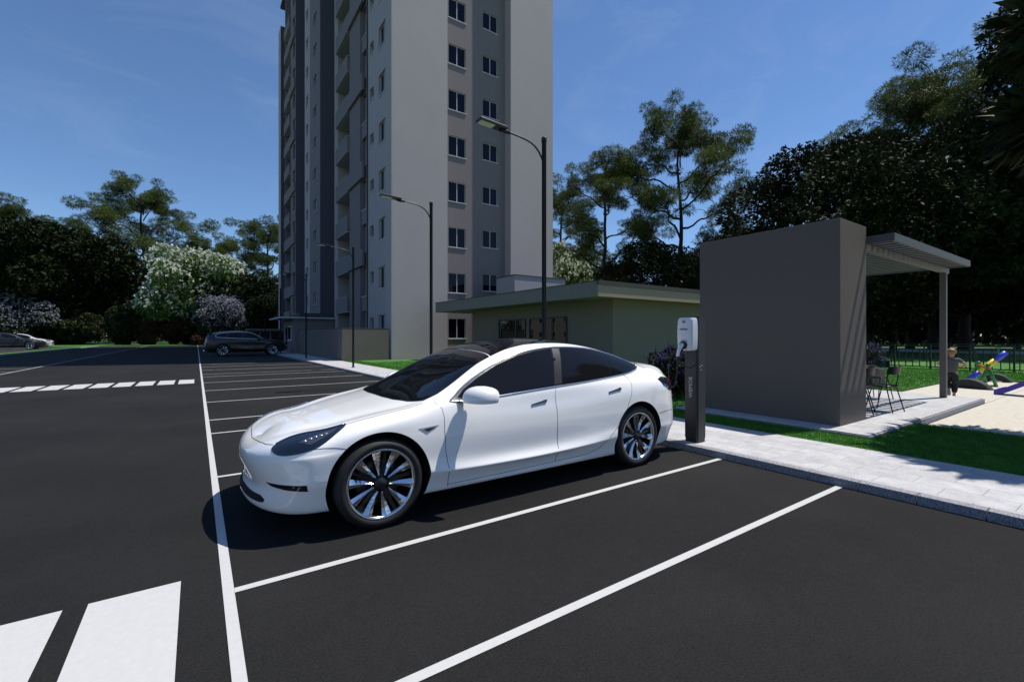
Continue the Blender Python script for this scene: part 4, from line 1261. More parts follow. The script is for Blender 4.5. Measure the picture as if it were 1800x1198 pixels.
# ------------------------------------------------------------------ trees
M_bark = mat('dark_bark', (.035, .024, .016), rough=.95, var=.3, scale=6, bump=.6, bscale=14, bdist=.05)
M_barkr = mat('reddish_bark', (.05, .02, .014), rough=.95, var=.3, scale=6)
L_pine = leaf_material('olive_needles', (.030, .050, .008), (.105, .145, .022), trans=.25, rough=.6, scale=.35)
L_dark = leaf_material('dark_glossy_leaf', (.006, .012, .004), (.030, .040, .012), trans=.05, rough=.62, spec=.10, scale=.8)
L_bush = leaf_material('bush_leaf', (.012, .022, .006), (.055, .065, .016), trans=.1, rough=.45, scale=1.2)
L_green = leaf_material('fresh_green_leaf', (.07, .14, .028), (.19, .30, .08), trans=.35, rough=.5, scale=.6)
L_red = leaf_material('rust_red_leaf', (.03, .03, .010), (.10, .035, .02), trans=.15, rough=.6, scale=2.2)
F_white = leaf_material('white_blossom', (.55, .57, .46), (.80, .82, .72), trans=.3, rough=.7)
F_lilac = leaf_material('lilac_blossom', (.27, .26, .35), (.50, .49, .60), trans=.3, rough=.7)
F_purple = leaf_material('purple_blossom', (.10, .06, .30), (.22, .14, .48), trans=.3, rough=.7)
F_purple2 = leaf_material('violet_blossom', (.05, .03, .14), (.16, .11, .32), trans=.3, rough=.7)
F_orange = leaf_material('orange_leaf', (.12, .045, .018), (.26, .12, .045), trans=.3, rough=.6)

def unit(v): return v/np.maximum(np.linalg.norm(v, axis=1, keepdims=True), 1e-9)
def leaves(P, Dr, size, rs, k=6, aspect=.38, spread=.9):
    """P: cluster centres, Dr: outward directions. each cluster a whorl of k folded leaves (diamond quads)"""
    n = len(P)
    out = []
    for i in range(k):
        a = rs.normal(0, spread, (n, 3))
        d = unit(Dr+a)
        s = size*rs.uniform(.55, 1.2, (n, 1))
        side = unit(np.cross(d, rs.normal(0, 1, (n, 3))))
        base = P+d*s*.05
        mid = P+d*s*.5
        tip = P+d*s+np.array([[0, 0, -.12]])*s
        out.append(np.stack([base, mid+side*s*aspect*.5, tip, mid-side*s*aspect*.5], 1).reshape(-1, 3))
    return np.concatenate(out)
def blob_points(blobs, per, rs, shell=.55, zmin=-9):
    P, Dn = [], []
    tot = sum(b[3]*b[4]+b[4]*b[5]+b[3]*b[5] for b in blobs)
    for (x, y, z, a, b, c) in blobs:
        n = int(per*(a*b+b*c+a*c)/tot)
        d = unit(rs.normal(0, 1, (n, 3)))
        r = rs.uniform(shell, 1.0, (n, 1))**.5
        q = d*r*np.array([[a, b, c]])
        P.append(q+np.array([[x, y, z]])); Dn.append(unit(d/np.array([[a, b, c]])))
    return np.concatenate(P), np.concatenate(Dn)
def limb(mb, p0, p1, r0, r1, rs, wob=.06, k=6, n=7):
    pts, rr = [], []
    L_ = (Vector(p1)-Vector(p0)).length
    for i in range(k+1):
        f = i/k
        q = Vector(p0).lerp(Vector(p1), f)
        if 0 < i < k: q += Vector(rs.normal(0, wob*L_, 3))
        q.z += math.sin(f*math.pi)*0
        pts.append(q); rr.append(r0+(r1-r0)*f)
    pts = smoothpoly(pts, 1, False)
    m_ = len(pts)-1
    mb.tube(pts, [r0+(r1-r0)*i/m_ for i in range(m_+1)], n, cap=False)
    return pts

def pine_meshes(seed, H, Wd, first=.42, lean=0, tufts=24000):
    """tall airy tree: bare trunk, ascending limbs, flat clumps of fine needles"""
    rs = np.random.default_rng(seed); mb = MB()
    top = Vector((lean, 0, H*.93))
    tr = limb(mb, (0, 0, 0), top, H*.016, H*.004, rs, .008, 10, 9)
    blobs = []
    nl = 13
    for i in range(nl):
        f = first+(.95-first)*(i/(nl-1))**.9
        base = Vector((lean*f, 0, H*.93*f))
        a = i*2.4+rs.uniform(-.5, .5)
        # crown outline: broad shoulder in the upper middle
        g = (f-first)/(1-first)
        reach = Wd*(.62+.45*math.sin(min(1, g*1.5)*math.pi*.55))*(1-.72*g**1.6)*rs.uniform(.7, 1.12)
        rise = H*(.10+.09*rs.uniform())*(1-.3*g)
        tip = base+Vector((math.cos(a)*reach, math.sin(a)*reach, rise))
        pts = limb(mb, base, tip, H*.006*(1.1-.5*g), H*.0015, rs, .04, 6, 6)
        for (frac, sc) in ((1.0, 1.0), (.78, .9), (.55, .7)):
            q = base.lerp(tip, frac)
            for j in range(5 if frac > .6 else 3):
                dv = Vector((rs.uniform(-1, 1), rs.uniform(-1, 1), rs.uniform(-.2, .75)))*Wd*.27*sc
                t2 = q+dv
                limb(mb, q, t2, H*.0016, H*.0006, rs, .05, 3, 4)
                s = Wd*rs.uniform(.07, .155)*sc
                blobs.append((t2.x, t2.y, t2.z, s, s, s*.6))
    for j in range(11):
        dv = Vector((rs.uniform(-1, 1)*Wd*.26, rs.uniform(-1, 1)*Wd*.26, rs.uniform(-.02, .07)*H)); q = top+dv
        limb(mb, top, q, H*.002, H*.0007, rs, .05, 3, 4)
        blobs.append((q.x, q.y, q.z, Wd*.10, Wd*.10, Wd*.08))
    P, Dn = blob_points(blobs, tufts, rs, .12)
    V = leaves(P, Dn+np.array([[0, 0, .35]]), Wd*.048, rs, 5, .10, .7)
    return mb, V
def round_meshes(seed, H, Wd, n_cl, size, k=6, aspect=.42, squash=1.0, base=.12, blobs_n=26, core=True):
    """dense broad crown made of many leafy bosses"""
    rs = np.random.default_rng(seed); mb = MB()
    limb(mb, (0, 0, 0), (0, 0, H*.5), H*.03, H*.018, rs, .01, 6, 9)
    blobs = []
    zc = H*(base+1)/2; rz = H*(1-base)/2
    for i in range(blobs_n):
        d = rs.normal(0, 1, 3); d /= np.linalg.norm(d)
        r = rs.uniform(.55, .86)
        s = Wd*rs.uniform(.20, .34)
        x, y, z = d[0]*Wd*r, d[1]*Wd*r, zc+d[2]*rz*r*.95
        z = min(max(z, H*base+s*.2), H-s*.75)
        blobs.append((x, y, z, s, s, s*.85*squash))
        if i % 3 == 0: limb(mb, (0, 0, H*.25), (x, y, z), H*.010, H*.003, rs, .05, 5, 5)
    blobs.append((0, 0, zc, Wd*.72, Wd*.72, rz*.85))
    P, Dn = blob_points(blobs, n_cl, rs, .45)
    keep = P[:, 2] > H*base*.5
    P, Dn = P[keep], Dn[keep]
    V = leaves(P, Dn, size, rs, k, aspect, .8)
    return mb, V, P, Dn
def bloom_points(P, Dn, C, lim, up=.0, rs=None, frac=1.0):
    s = (Dn[:, 2] > up) & (rs.uniform(0, 1, len(P)) < frac)
    return P[s], Dn[s]
def make_tree(name, label, cat, mb, V, leafm, bark=None, bloom=None, blm=None, group=None):
    t = thing(name, label, cat, (0, 0, 0), group=group)
    mb.build('trunk', bark or M_bark, t)
    link('crown', np_mesh('crown', V, 4, leafm), t)
    if bloom is not None: link('blossom', np_mesh('blossom', bloom, 4, blm), t)
    return t
def at(px, d):
    k = (px-900)/802.; return (d*(.8226*k+.5687), d*(-.5684*k+.8228))
def put(proto, px, d, s=1.0, rz=0.0, label=None, first=False, sz=None, group=None, z=0):
    o = proto if first else copy_tree(proto)
    x, y = at(px, d); o.location = (x, y, z); o.rotation_euler = (0, 0, rz); o.scale = (s, s, sz or s)
    if label: o['label'] = label
    if group: o['group'] = group
    return o

# tall airy trees
GP = 'tall airy olive green trees round the site'
pa = make_tree('pine_tree', 'x', 'tree', *pine_meshes(11, 30, 11.5, .42), L_pine)
pb = make_tree('pine_tree', 'x', 'tree', *pine_meshes(23, 26, 8.0, .38, tufts=22000), L_pine)
pc = make_tree('pine_tree', 'x', 'tree', *pine_meshes(37, 28, 10.5, .50, tufts=22000), L_pine)
put(pa, 252, 95, 1.05, 0, 'tallest airy tree on the left, its trunk bare above the white blossom', True, group=GP)
put(pc, 15, 95, .98, 1.0, 'airy tree above the big dark tree at the left edge', True, group=GP)
put(pa, 110, 100, .85, 2.6, 'thin airy tree just behind the top of the big dark left tree', group=GP)
put(pc, 470, 92, .84, 2.0, 'airy tree touching the left edge of the tower', group=GP)
put(pb, 350, 105, .88, .5, 'low airy tree peeping over the white blossoming tree', group=GP)
put(pb, 400, 98, .80, 3.5, 'small airy tree just left of the one touching the tower', group=GP)
put(pb, 1064, 50, .78, 0, 'airy tree between the tower and the tallest right hand tree', True, group=GP)
put(pa, 1196, 50, .70, 4.9, 'tallest airy tree standing behind the clubhouse roof, left of the taupe wall', group=GP, sz=.83)
put(pb, 985, 66, .86, 2.2, 'airy tree half hidden behind the right edge of the tower', group=GP)
put(pc, 1700, 46, 1.0, .3, 'tall airy tree in the upper right corner', group=GP)
put(pb, 1600, 50, 1.05, 5.0, 'airy tree just above the big dark round tree', group=GP)

# big dark round trees
GB = 'dense dark evergreen trees'
m_, V_, P_, D_ = round_meshes(5, 20, 12.5, 15000, .75, 6, .42)
da = make_tree('evergreen_tree', 'x', 'tree', m_, V_, L_dark)
m_, V_, P_, D_ = round_meshes(8, 14, 8.0, 22000, .30, 6, .38, base=.10, blobs_n=34)
rs = np.random.default_rng(2); s_ = rs.uniform(0, 1, len(P_)) < .002
db = make_tree('evergreen_tree', 'x', 'tree', m_, V_, L_dark, bloom=leaves(P_[s_]+D_[s_]*.25, D_[s_], .2, rs, 5, .7, .8), blm=F_white)
put(da, 95, 82, 1.12, 0, 'huge dark evergreen tree filling the left side behind the parked cars', True, group=GB)
put(da, 442, 84, .66, 1.5, 'dark evergreen tree between the white blossom and the tower', group=GB)
put(da, 480, 74, .42, 2.5, 'small dark evergreen tree behind the bonnet of the SUV', group=GB)
put(da, 215, 100, .80, 2.2, 'dark evergreen tree deep behind the tall bare trunk', group=GB)
put(db, 1500, 38, 1.37, 0, 'large dark round evergreen tree rising behind the taupe wall', True, group=GB)
put(db, 2020, 30, 1.45, 2.1, 'very tall dark evergreen tree cut by the right edge of the picture', group=GB, sz=2.1)
put(db, 1150, 47, .83, 3.3, 'dark evergreen tree behind the clubhouse roof', group=GB)
put(db, 1065, 60, .80, 4.4, 'dark evergreen tree right of the white blossom by the tower', group=GB)
put(db, 1300, 44, .88, 5.6, 'dark evergreen tree mostly hidden behind the taupe wall', group=GB)
put(db, 1660, 50, 1.2, 1.0, 'dark evergreen tree right of the pergola roof', group=GB)
put(db, 1790, 52, .75, 4.0, 'dark evergreen tree far beyond the playground', group=GB)
# round bushes at the end of the road
GR_ = 'dark round bushes at the end of the road'
m_, V_, P_, D_ = round_meshes(15, 5.6, 3.6, 9000, .30, 5, .45, base=.02, blobs_n=20)
ba = make_tree('round_bush', 'x', 'bush', m_, V_, L_bush)
put(ba, 146, 78, .95, 0, 'dark round bush right of the left lilac tree', True, group=GR_, sz=.98)
put(ba, 228, 78, 1.10, 1.2, 'tall dark round bush in the middle of the row', group=GR_, sz=1.32)
put(ba, 334, 80, 1.0, 2.2, 'dark round bush beside the rear of the SUV', group=GR_, sz=1.02)
put(ba, 100, 84, 1.1, 3.2, 'dark round bush partly behind the lilac tree', group=GR_, sz=.9)
put(ba, 520, 84, 1.5, 3.0, 'dark bush squeezed behind the tower foot', group=GR_, sz=1.4)
m_, V_, P_, D_ = round_meshes(16, 5.4, 3.9, 8000, .26, 5, .45, base=.06, blobs_n=22)
rb = make_tree('rust_red_tree', 'small rust red leaved tree in front of the dark bushes', 'tree', m_, V_, L_red, M_barkr)
put(rb, 300, 77, 1.0, 0, None, True, sz=1.1)
# white blossoming trees
rs = np.random.default_rng(77)
m_, V_, P_, D_ = round_meshes(31, 15, 9.5, 11000, .55, 6, .45, base=.08, blobs_n=34)
s_ = (D_[:, 2] > -.15) & (rs.uniform(0, 1, len(P_)) < .68)
Wb = leaves(P_[s_]+D_[s_]*.45, D_[s_]+np.array([[0, 0, .4]]), .46, rs, 5, .6, .7)
wa = make_tree('blossoming_tree', 'x', 'tree', m_, V_, L_green, bloom=Wb, blm=F_white)
GW = 'fresh green trees covered in white blossom'
put(wa, 345, 80, .92, 0, 'big fresh green tree covered in white blossom at the end of the road', True, group=GW, sz=1.18)
put(wa, 1003, 60, .50, 2.0, 'white blossoming tree right beside the tower wall', group=GW, sz=.93)
put(wa, 1320, 48, .62, 4.0, 'white blossom peeping over the left end of the taupe wall', group=GW, sz=.88)
put(wa, 505, 92, .8, 1.0, 'white blossoming tree glimpsed left of the tower foot', group=GW)
# lilac trees
m_, V_, P_, D_ = round_meshes(41, 8.0, 5.0, 5200, .26, 5, .4, base=.22, blobs_n=30)
s_ = (D_[:, 2] > -.5)
Lb = leaves(P_[s_]+D_[s_]*.18, D_[s_]+np.array([[0, 0, .3]]), .21, rs, 6, .6, .8)
la = make_tree('lilac_tree', 'x', 'tree', m_, V_, L_bush, bloom=Lb, blm=F_lilac)
GL = 'pale lilac flowering trees'
put(la, 42, 74, 1.15, 0, 'pale lilac flowering tree behind the cars at the left edge', True, group=GL, sz=1.08)
put(la, 400, 78, 1.05, 2.4, 'pale lilac flowering tree rising behind the dark SUV', group=GL, sz=1.06)
# low undergrowth at road end
m_, V_, P_, D_ = round_meshes(51, 1.5, 1.3, 1500, .16, 5, .5, base=.0, blobs_n=10)
lo_b = make_tree('low_shrub', 'x', 'shrub', m_, V_, L_red, M_barkr)
put(lo_b, 262, 74, 1.3, 0, 'low reddish shrub between two dark bushes', True, group='low reddish shrubs')
put(lo_b, 352, 74, 1.4, 2, 'low reddish shrub right behind the tail of the SUV', group='low reddish shrubs')

# far wood
rs = np.random.default_rng(90)
bl_ = []
for i in range(60):
    px = -200+1900*i/59+rs.uniform(-15, 15)
    x, y = at(px, rs.uniform(112, 135)); h = rs.uniform(5, 10)
    bl_.append((x, y, h*.45, rs.uniform(5, 8), rs.uniform(5, 8), h*.55))
for i in range(34):
    px = 1240+760*i/33
    x, y = at(px, rs.uniform(68, 84)); h = rs.uniform(8, 13)
    bl_.append((x, y, h*.5, rs.uniform(4, 7), rs.uniform(4, 7), h*.5))
for i in range(44):      # the wood goes on round the left and behind the viewer
    a = i/43
    x, y = (-95+rs.uniform(-8, 8), 110-230*a) if i < 24 else (-90+200*(i-24)/19, -75+rs.uniform(-8, 8))
    h = rs.uniform(8, 14)
    bl_.append((x, y, h*.5, rs.uniform(6, 9), rs.uniform(6, 9), h*.6))
for i in range(18):
    h = rs.uniform(9, 15)
    bl_.append((-100-3*i+rs.uniform(-6, 6), 112+9*i, h*.5, rs.uniform(7, 10), rs.uniform(7, 10), h*.6))
P_, D_ = blob_points(bl_, 60000, rs, .5)
V_ = leaves(P_, D_, 1.0, rs, 4, .5, .8)
tag(link('far_wood', np_mesh('far_wood', V_, 4, L_bush)), 'dark mass of the distant wood behind all the trees', 'wood', kind='stuff')

# trees and bushes behind the pergola and playground
m_, V_, P_, D_ = round_meshes(61, 7.5, 4.6, 14000, .30, 6, .42, base=.17, blobs_n=30)
s_ = rs.uniform(0, 1, len(P_)) < .10
und = make_tree('magnolia_bush', 'x', 'tree', m_, V_, L_dark, bloom=leaves(P_[s_]+D_[s_]*.2, D_[s_], .16, rs, 4, .7, .8), blm=F_orange)
GU = 'dark magnolias behind the playground fence'
put(und, 1570, 40, 1.3, 0, 'dark magnolia behind the bistro chairs and fence', True, group=GU)
put(und, 1690, 46, 1.4, 1.4, 'dark magnolia right of the pergola post', group=GU)
put(und, 1480, 34, 1.1, 3.0, 'dark magnolia hidden behind the taupe wall', group=GU)
mb_ = MB(); rs2 = np.random.default_rng(4)
# two bare trunks of park trees with high dark crowns
m_, V_, P_, D_ = round_meshes(71, 13, 5.5, 12000, .42, 6, .42, base=.28, blobs_n=26)
pk = make_tree('park_tree', 'x', 'tree', m_, V_, L_dark)
put(pk, 1697, 42, 1.25, 0, 'park tree with dark bare trunk beyond the fence right of the child', True, group='park trees beyond the fence')
put(pk, 1640, 47, 1.2, 2.0, 'park tree with dark trunk beyond the fence right behind the pergola post', group='park trees beyond the fence')
put(pk, 1850, 44, 1.3, 4.0, 'park tree beyond the fence at the right edge', group='park trees beyond the fence')
# overhanging frond tree just outside the frame: it throws the leafy shade on the foreground lawn
m_, V_, P_, D_ = round_meshes(81, 7.2, 2.6, 4200, .48, 6, .24, base=.5, blobs_n=16)
fr_ = make_tree('garden_tree', 'garden tree standing on the lawn just outside the right edge', 'tree', m_, V_, L_dark)
fr_.location = (10.75, -.85, 0)

# purple flowering shrub by the charging post
def flower_shrub(name, label, x, y, z, s, seed, n=900, leafm=None, bloomf=.22):
    m_, V_, P_, D_ = round_meshes(seed, 1.15*s, .62*s, n, .10*s, 5, .45, base=.03, blobs_n=14)
    rs = np.random.default_rng(seed)
    q = (D_[:, 2] > -.4) & (rs.uniform(0, 1, len(P_)) < bloomf)
    # flower spikes: stacked small petals
    sp = []
    for k in range(4):
        sp.append(leaves(P_[q]+unit(D_[q]+np.array([[0, 0, .6]]))*(.05+.035*k)*s, D_[q], .038*s, rs, 5, .8, 1.2))
    t = make_tree(name, label, 'shrub', m_, V_, leafm or L_green, bloom=np.concatenate(sp), blm=F_purple2)
    t.location = (x, y, z)
    return t
flower_shrub('flowering_shrub', 'purple flowering shrub on the lawn left of the charging post', 8.85, 6.35, .05, 1.0, 5, 1400, L_bush)
pb_ = thing('planter', 'dark planter box with purple flowers beside the taupe wall', 'planter', (14.9, 4.62, .05), R(0))
b = MB(); b.bbox(-.45, .45, -.2, .2, 0, .50, .01); b.build('box', mat('dark_planter_clay', (.05, .04, .035), rough=.8), pb_)
b = MB(); b.box(-.42, .42, -.17, .17, .501, .51); b.build('soil', M_soil, pb_)
f1 = flower_shrub('flowering_plant', 'purple flowers growing in the dark planter box', 14.9, 4.62, .55, .62, 9, 700, L_bush, .3)
# ------------------------------------------------------------------ the other parked cars
M_suv = mat('dark_brown_car_paint', (.011, .008, .007), rough=.4, coat=.6, coat_rough=.03)
M_xo = mat('graphite_car_paint', (.006, .006, .008), rough=.45, coat=.2, coat_rough=.03)
M_silv = mat('silver_white_car_paint', (.62, .62, .62), rough=.3, coat=1.0, coat_rough=.03)
def suv_section(x):
    zc, = hermite([(.4,.98),(.8,1.06),(1.2,1.11),(1.35,1.15),(1.6,1.30),(1.95,1.50),(2.3,1.62),(2.7,1.67),(3.2,1.665),(3.7,1.63),(4.1,1.58),(4.4,1.50),(4.6,1.36),(4.75,1.25)], x)
    yr, zr = hermite([(.4,.5,.96),(.8,.58,1.03),(1.2,.70,1.08),(1.6,.69,1.26),(1.95,.64,1.44),(2.3,.615,1.555),(2.7,.61,1.60),(3.2,.61,1.595),(3.7,.61,1.56),(4.1,.61,1.50),(4.4,.60,1.42),(4.6,.62,1.30),(4.75,.64,1.2)], x)
    yb, zb = hermite([(.4,.68,.90),(.8,.80,.98),(1.2,.85,1.03),(1.8,.87,1.07),(2.7,.87,1.10),(3.6,.86,1.14),(4.2,.82,1.16),(4.6,.76,1.12)], x)
    ys, zs = hermite([(.4,.80,.80),(.9,.93,.90),(1.4,.945,.93),(2.7,.945,.95),(3.7,.955,.98),(4.3,.93,.98),(4.6,.86,.95)], x)
    ym, = hermite([(.4,.84),(.9,.95),(1.5,.93),(2.7,.925),(3.7,.955),(4.3,.94),(4.6,.88)], x)
    yl, zl = hermite([(.4,.82,.48),(.9,.95,.46),(1.5,.93,.42),(2.7,.935,.42),(3.7,.95,.46),(4.3,.93,.46),(4.6,.87,.46)], x)
    y3, z3 = (yr+yb)/2+.02, (zr+zb)/2+.012
    return [(0, zc), (yr*.5, zc-(zc-zr)*.22), (yr*.86, zc-(zc-zr)*.68), (yr+.012, zr-.012), (y3, z3), (yb, zb), (yb+(ys-yb)*.5, zb-(zb-zs)*.22), (ys, zs), ((ys+ym)/2, zs-.08), (ym, .72), (ym*.6+yl*.4, .58), (yl, zl+.03), (yl-.003, zl-.01),
            (yl-.045, zl-.10), (yl-.06, .27), (yl-.10, .23), (.45, .22), (0, .22)]
nose2 = [(.22,.90),(.15,.88),(.10,.86),(.07,.83),(.05,.79),(.04,.75),(.03,.72),(.02,.68),(.015,.63),(.01,.57),(.01,.50),(.02,.44),(.03,.40),(.05,.33),(.08,.27),(.12,.24),(.3,.22),(.5,.22)]
tail2 = [(4.80,1.12),(4.81,1.10),(4.82,1.08),(4.83,1.05),(4.83,1.02),(4.83,.99),(4.84,.95),(4.85,.88),(4.86,.80),(4.87,.70),(4.87,.60),(4.87,.50),(4.86,.45),(4.82,.36),(4.78,.30),(4.7,.25),(4.4,.23),(4.2,.22)]
suv_net = body_net(suv_section, [.6,.75,.9,1.05,1.2,1.35,1.5,1.7,1.9,2.1,2.35,2.6,2.9,3.2,3.5,3.8,4.0,4.15,4.3], .6, 4.4, nose2, tail2, 2.6, 3.0)
suv_body, suv_bvh = body_mesh(suv_net, 3, 3, [(.95, .375), (3.86, .375)], .43, [M_suv, M_well], .52, 40)
sv = thing('parked_car', 'dark brown SUV parked nose to the footpath in the tower shadow', 'car', (0, 0, 0))
link('body', suv_body, sv)
WSv = [(1.28,0),(1.30,.35),(1.40,.64),(1.62,.655),(1.95,.60),(2.1,.57)]
patch(suv_bvh, 'top', WSv+[(x, -y) for x, y in WSv[::-1][:-1]], .005, step=.08).build('windshield', M_glass, sv, weld=.0004)
RW_ = [(4.42,.55),(4.6,.56),(4.74,.52),(4.78,0)]
patch(suv_bvh, 'top', RW_+[(x, -y) for x, y in RW_[::-1][1:]], .005, step=.08).build('rear_window', M_glass, sv, weld=.0004)
SD = [(1.48,1.09),(1.75,1.27),(2.05,1.44),(2.35,1.53),(2.75,1.56),(3.3,1.55),(3.75,1.51),(4.1,1.44),(4.28,1.33),(4.2,1.23),(4.0,1.19),(3.2,1.15),(2.3,1.11)]
for sg in (1, -1):
    patch(suv_bvh, 'side', sm(SD), .004, sg, step=.07).build('window_surround', M_black, sv, weld=.0004)
    for G_ in ([(1.58,1.12),(1.80,1.27),(2.08,1.42),(2.36,1.505),(2.66,1.53),(2.62,1.15),(2.2,1.13)], [(2.78,1.535),(3.28,1.525),(3.52,1.505),(3.56,1.20),(3.2,1.175),(2.74,1.155)], [(3.66,1.495),(4.05,1.42),(4.2,1.33),(4.14,1.25),(3.98,1.215),(3.68,1.205)]):
        patch(suv_bvh, 'side', G_, .008, sg, step=.07).build('side_window', M_sglass, sv, weld=.0004)
    trace(suv_bvh, 'side', sm(SD), .020, sg, .005, .06, True).build('window_trim', M_chrome, sv)
    patch3(suv_bvh, [(.14,.60,.80),(.2,.62,.88),(.5,.76,.93),(.75,.87,.93),(.62,.88,.84),(.35,.80,.76)], (.5, -.7, -.35), .005, sg, step=.06).build('headlight', M_lens, sv, weld=.0004)
    patch3(suv_bvh, [(4.38,.92,1.02),(4.6,.84,1.04),(4.78,.6,1.04),(4.81,.5,.97),(4.80,.6,.90),(4.6,.86,.90),(4.42,.93,.96)], (-.6, -.8, 0), .006, sg, step=.06).build('tail_light', M_red, sv, weld=.0004)
    for (hx, hz) in ((2.35, .985), (3.35, 1.02)):
        q, nn = cast(suv_bvh, 'side', hx, hz, sg)
        MB().tube([q+nn*.015-Vector((.09, 0, 0)), q+nn*.03, q+nn*.015+Vector((.09, 0, 0))], .012, 8).build('door_handle', M_suv, sv)
    b = MB(); b.bbox(1.68, 1.86, .92*1 if sg > 0 else -1.14, 1.14 if sg > 0 else -.92, 1.08, 1.24, .04); b.build('side_mirror', M_suv, sv)
    b = MB(); b.tube([(4.80, .62*sg, .33), (4.92, .62*sg, .33)], .045, 14); b.build('exhaust', M_chrome, sv)
    for xx in (1.55, 2.68, 3.45): trace(suv_bvh, 'side', [(xx, 1.08), (xx-.02, .8), (xx, .42)], .005, sg, 0, .05).build('panel_gap', M_seam, sv)
b = patch(suv_bvh, 'front', [(-.5,.55),(.5,.55),(.55,.72),(.3,.78),(-.3,.78),(-.55,.72)], .006, step=.08).build('grille', M_black, sv, weld=.0004)
sp_ = MB(); sp_.bbox(4.40, 4.66, -.56, .56, 1.44, 1.475, .012); sp_.build('roof_spoiler', M_suv, sv)
npl = MB(); npl.bbox(4.862, 4.89, -.26, .26, .74, .86, .005); npl.build('number_plate', M_silv, sv)
add_wheels(sv, .95, 3.86, .94, .375, 1.12)
# local +x runs from nose to tail: the nose points to +x world, so turn by 180 degrees
sc_ = 1.12
sv.scale = (sc_,)*3
sv.rotation_euler = (0, 0, math.pi)
sv.location = (5.9, 40.6, 0)

def recolour(root, m):
    for ch_ in root.children:
        if ch_.name.split('.')[0] in ('body', 'side_mirror') and ch_.type == 'MESH':
            me = ch_.data.copy(); me.materials[0] = m; ch_.data = me
            # a flat trim over the smoked roof glass
    return root
gx = copy_tree(car); recolour(gx, M_xo)
gx.rotation_euler = (0, 0, math.pi); gx.scale = (1.22, -1.22, 1.34)
x_, y_ = at(81, 52); gx.location = (x_, y_, 0)
gx['label'] = 'graphite grey crossover at the left edge with only its front half in view'
wx = copy_tree(car); recolour(wx, M_silv)
wx.rotation_euler = (0, 0, math.pi); wx.scale = (1.15, -1.15, 1.30)
x_, y_ = at(95, 61); wx.location = (x_, y_, 0)
wx['label'] = 'silver white car parked just behind the graphite crossover'
for c_ in list(wx.children):
    if c_.name.startswith('lower_intake'):
        pass
gm = patch(B, 'front', [(-.42,.34),(.42,.34),(.50,.52),(.30,.56),(-.30,.56),(-.50,.52)], .006, step=.05).build('grille', M_black, wx, weld=.0004)

# ------------------------------------------------------------------ the running child
def skin_mesh(name, verts, edges, radii, m, sub=2, root=0):
    me = bpy.data.meshes.new(name); me.from_pydata([Vector(v) for v in verts], edges, []); me.update()
    o = bpy.data.objects.new(name, me); col.objects.link(o)
    sk = o.modifiers.new('s', 'SKIN'); sk.use_smooth_shade = True
    for i, r in enumerate(radii):
        v = me.skin_vertices[0].data[i]
        v.radius = r if isinstance(r, tuple) else (r, r); v.use_root = (i == root)
    sb = o.modifiers.new('d', 'SUBSURF'); sb.levels = sub; sb.render_levels = sub
    dg = bpy.context.evaluated_depsgraph_get()
    out = bpy.data.meshes.new_from_object(o.evaluated_get(dg))
    bpy.data.objects.remove(o); bpy.data.meshes.remove(me)
    out.materials.clear(); out.materials.append(m); out.name = name
    out.polygons.foreach_set('use_smooth', [True]*len(out.polygons))
    return out
M_skin = mat('skin', (.42, .22, .14), rough=.5)
M_shirt = mat('grey_cotton', (.085, .09, .09), rough=.9, var=.1, scale=20)
M_trou = mat('dark_cotton_trousers', (.014, .015, .018), rough=.9, var=.2, scale=15)
M_hair = mat('sandy_hair', (.24, .12, .05), rough=.6, var=.3, scale=60)
M_shoe = mat('beige_shoe', (.30, .25, .19), rough=.7)
kid = thing('person', 'child in grey t-shirt and dark trousers running away behind the pergola post', 'person', (0, 0, 0))
# local frame: faces +y, height 1.16 m; x to the right
J = dict(pel=(0, 0, .60), waist=(0, .01, .72), chest=(0, .04, .84), neck=(0, .05, .93), head0=(0, .065, .98), head1=(0, .075, 1.05), head2=(0, .07, 1.10),
         ls=(-.115, .04, .885), le=(-.25, -.04, .775), lw=(-.17, .08, .73), lh=(-.13, .13, .74), rs=(.115, .04, .885), re=(.25, -.04, .775), rw=(.18, .08, .72), rh=(.14, .13, .73),
         lhip=(-.06, 0, .57), lk=(-.07, .10, .36), la=(-.05, -.10, .18), lt=(-.05, -.12, .09), rhip=(.06, 0, .57), rk=(.06, .03, .31), ra=(.04, -.03, .06), rt=(.04, .08, .03))
idx = {k: i for i, k in enumerate(J)}
E_ = [('pel', 'waist'), ('waist', 'chest'), ('chest', 'neck'), ('neck', 'head0'), ('head0', 'head1'), ('head1', 'head2'), ('chest', 'ls'), ('ls', 'le'), ('le', 'lw'), ('lw', 'lh'), ('chest', 'rs'), ('rs', 're'), ('re', 'rw'), ('rw', 'rh'),
      ('pel', 'lhip'), ('lhip', 'lk'), ('lk', 'la'), ('la', 'lt'), ('pel', 'rhip'), ('rhip', 'rk'), ('rk', 'ra'), ('ra', 'rt')]
Rd = dict(pel=(.085, .065), waist=(.080, .06), chest=(.092, .065), neck=.035, head0=.055, head1=.085, head2=.055, ls=.042, le=.027, lw=.020, lh=.022, rs=.042, re=.027, rw=.020, rh=.022,
          lhip=.065, lk=.045, la=.028, lt=.026, rhip=.065, rk=.045, ra=.028, rt=.026)
link('body', skin_mesh('body', list(J.values()), [(idx[a], idx[b_]) for a, b_ in E_], [Rd[k] for k in J], M_skin), kid)
def sub(names, edges, rad, nm, m, root=0):
    ii = {k: i for i, k in enumerate(names)}
    return link(nm, skin_mesh(nm, [names[k] for k in names], [(ii[a], ii[b_]) for a, b_ in edges], [rad[k] for k in names], m, 2, root), kid)
mid = lambda a, b_, f: tuple(Vector(J[a]).lerp(Vector(J[b_]), f))
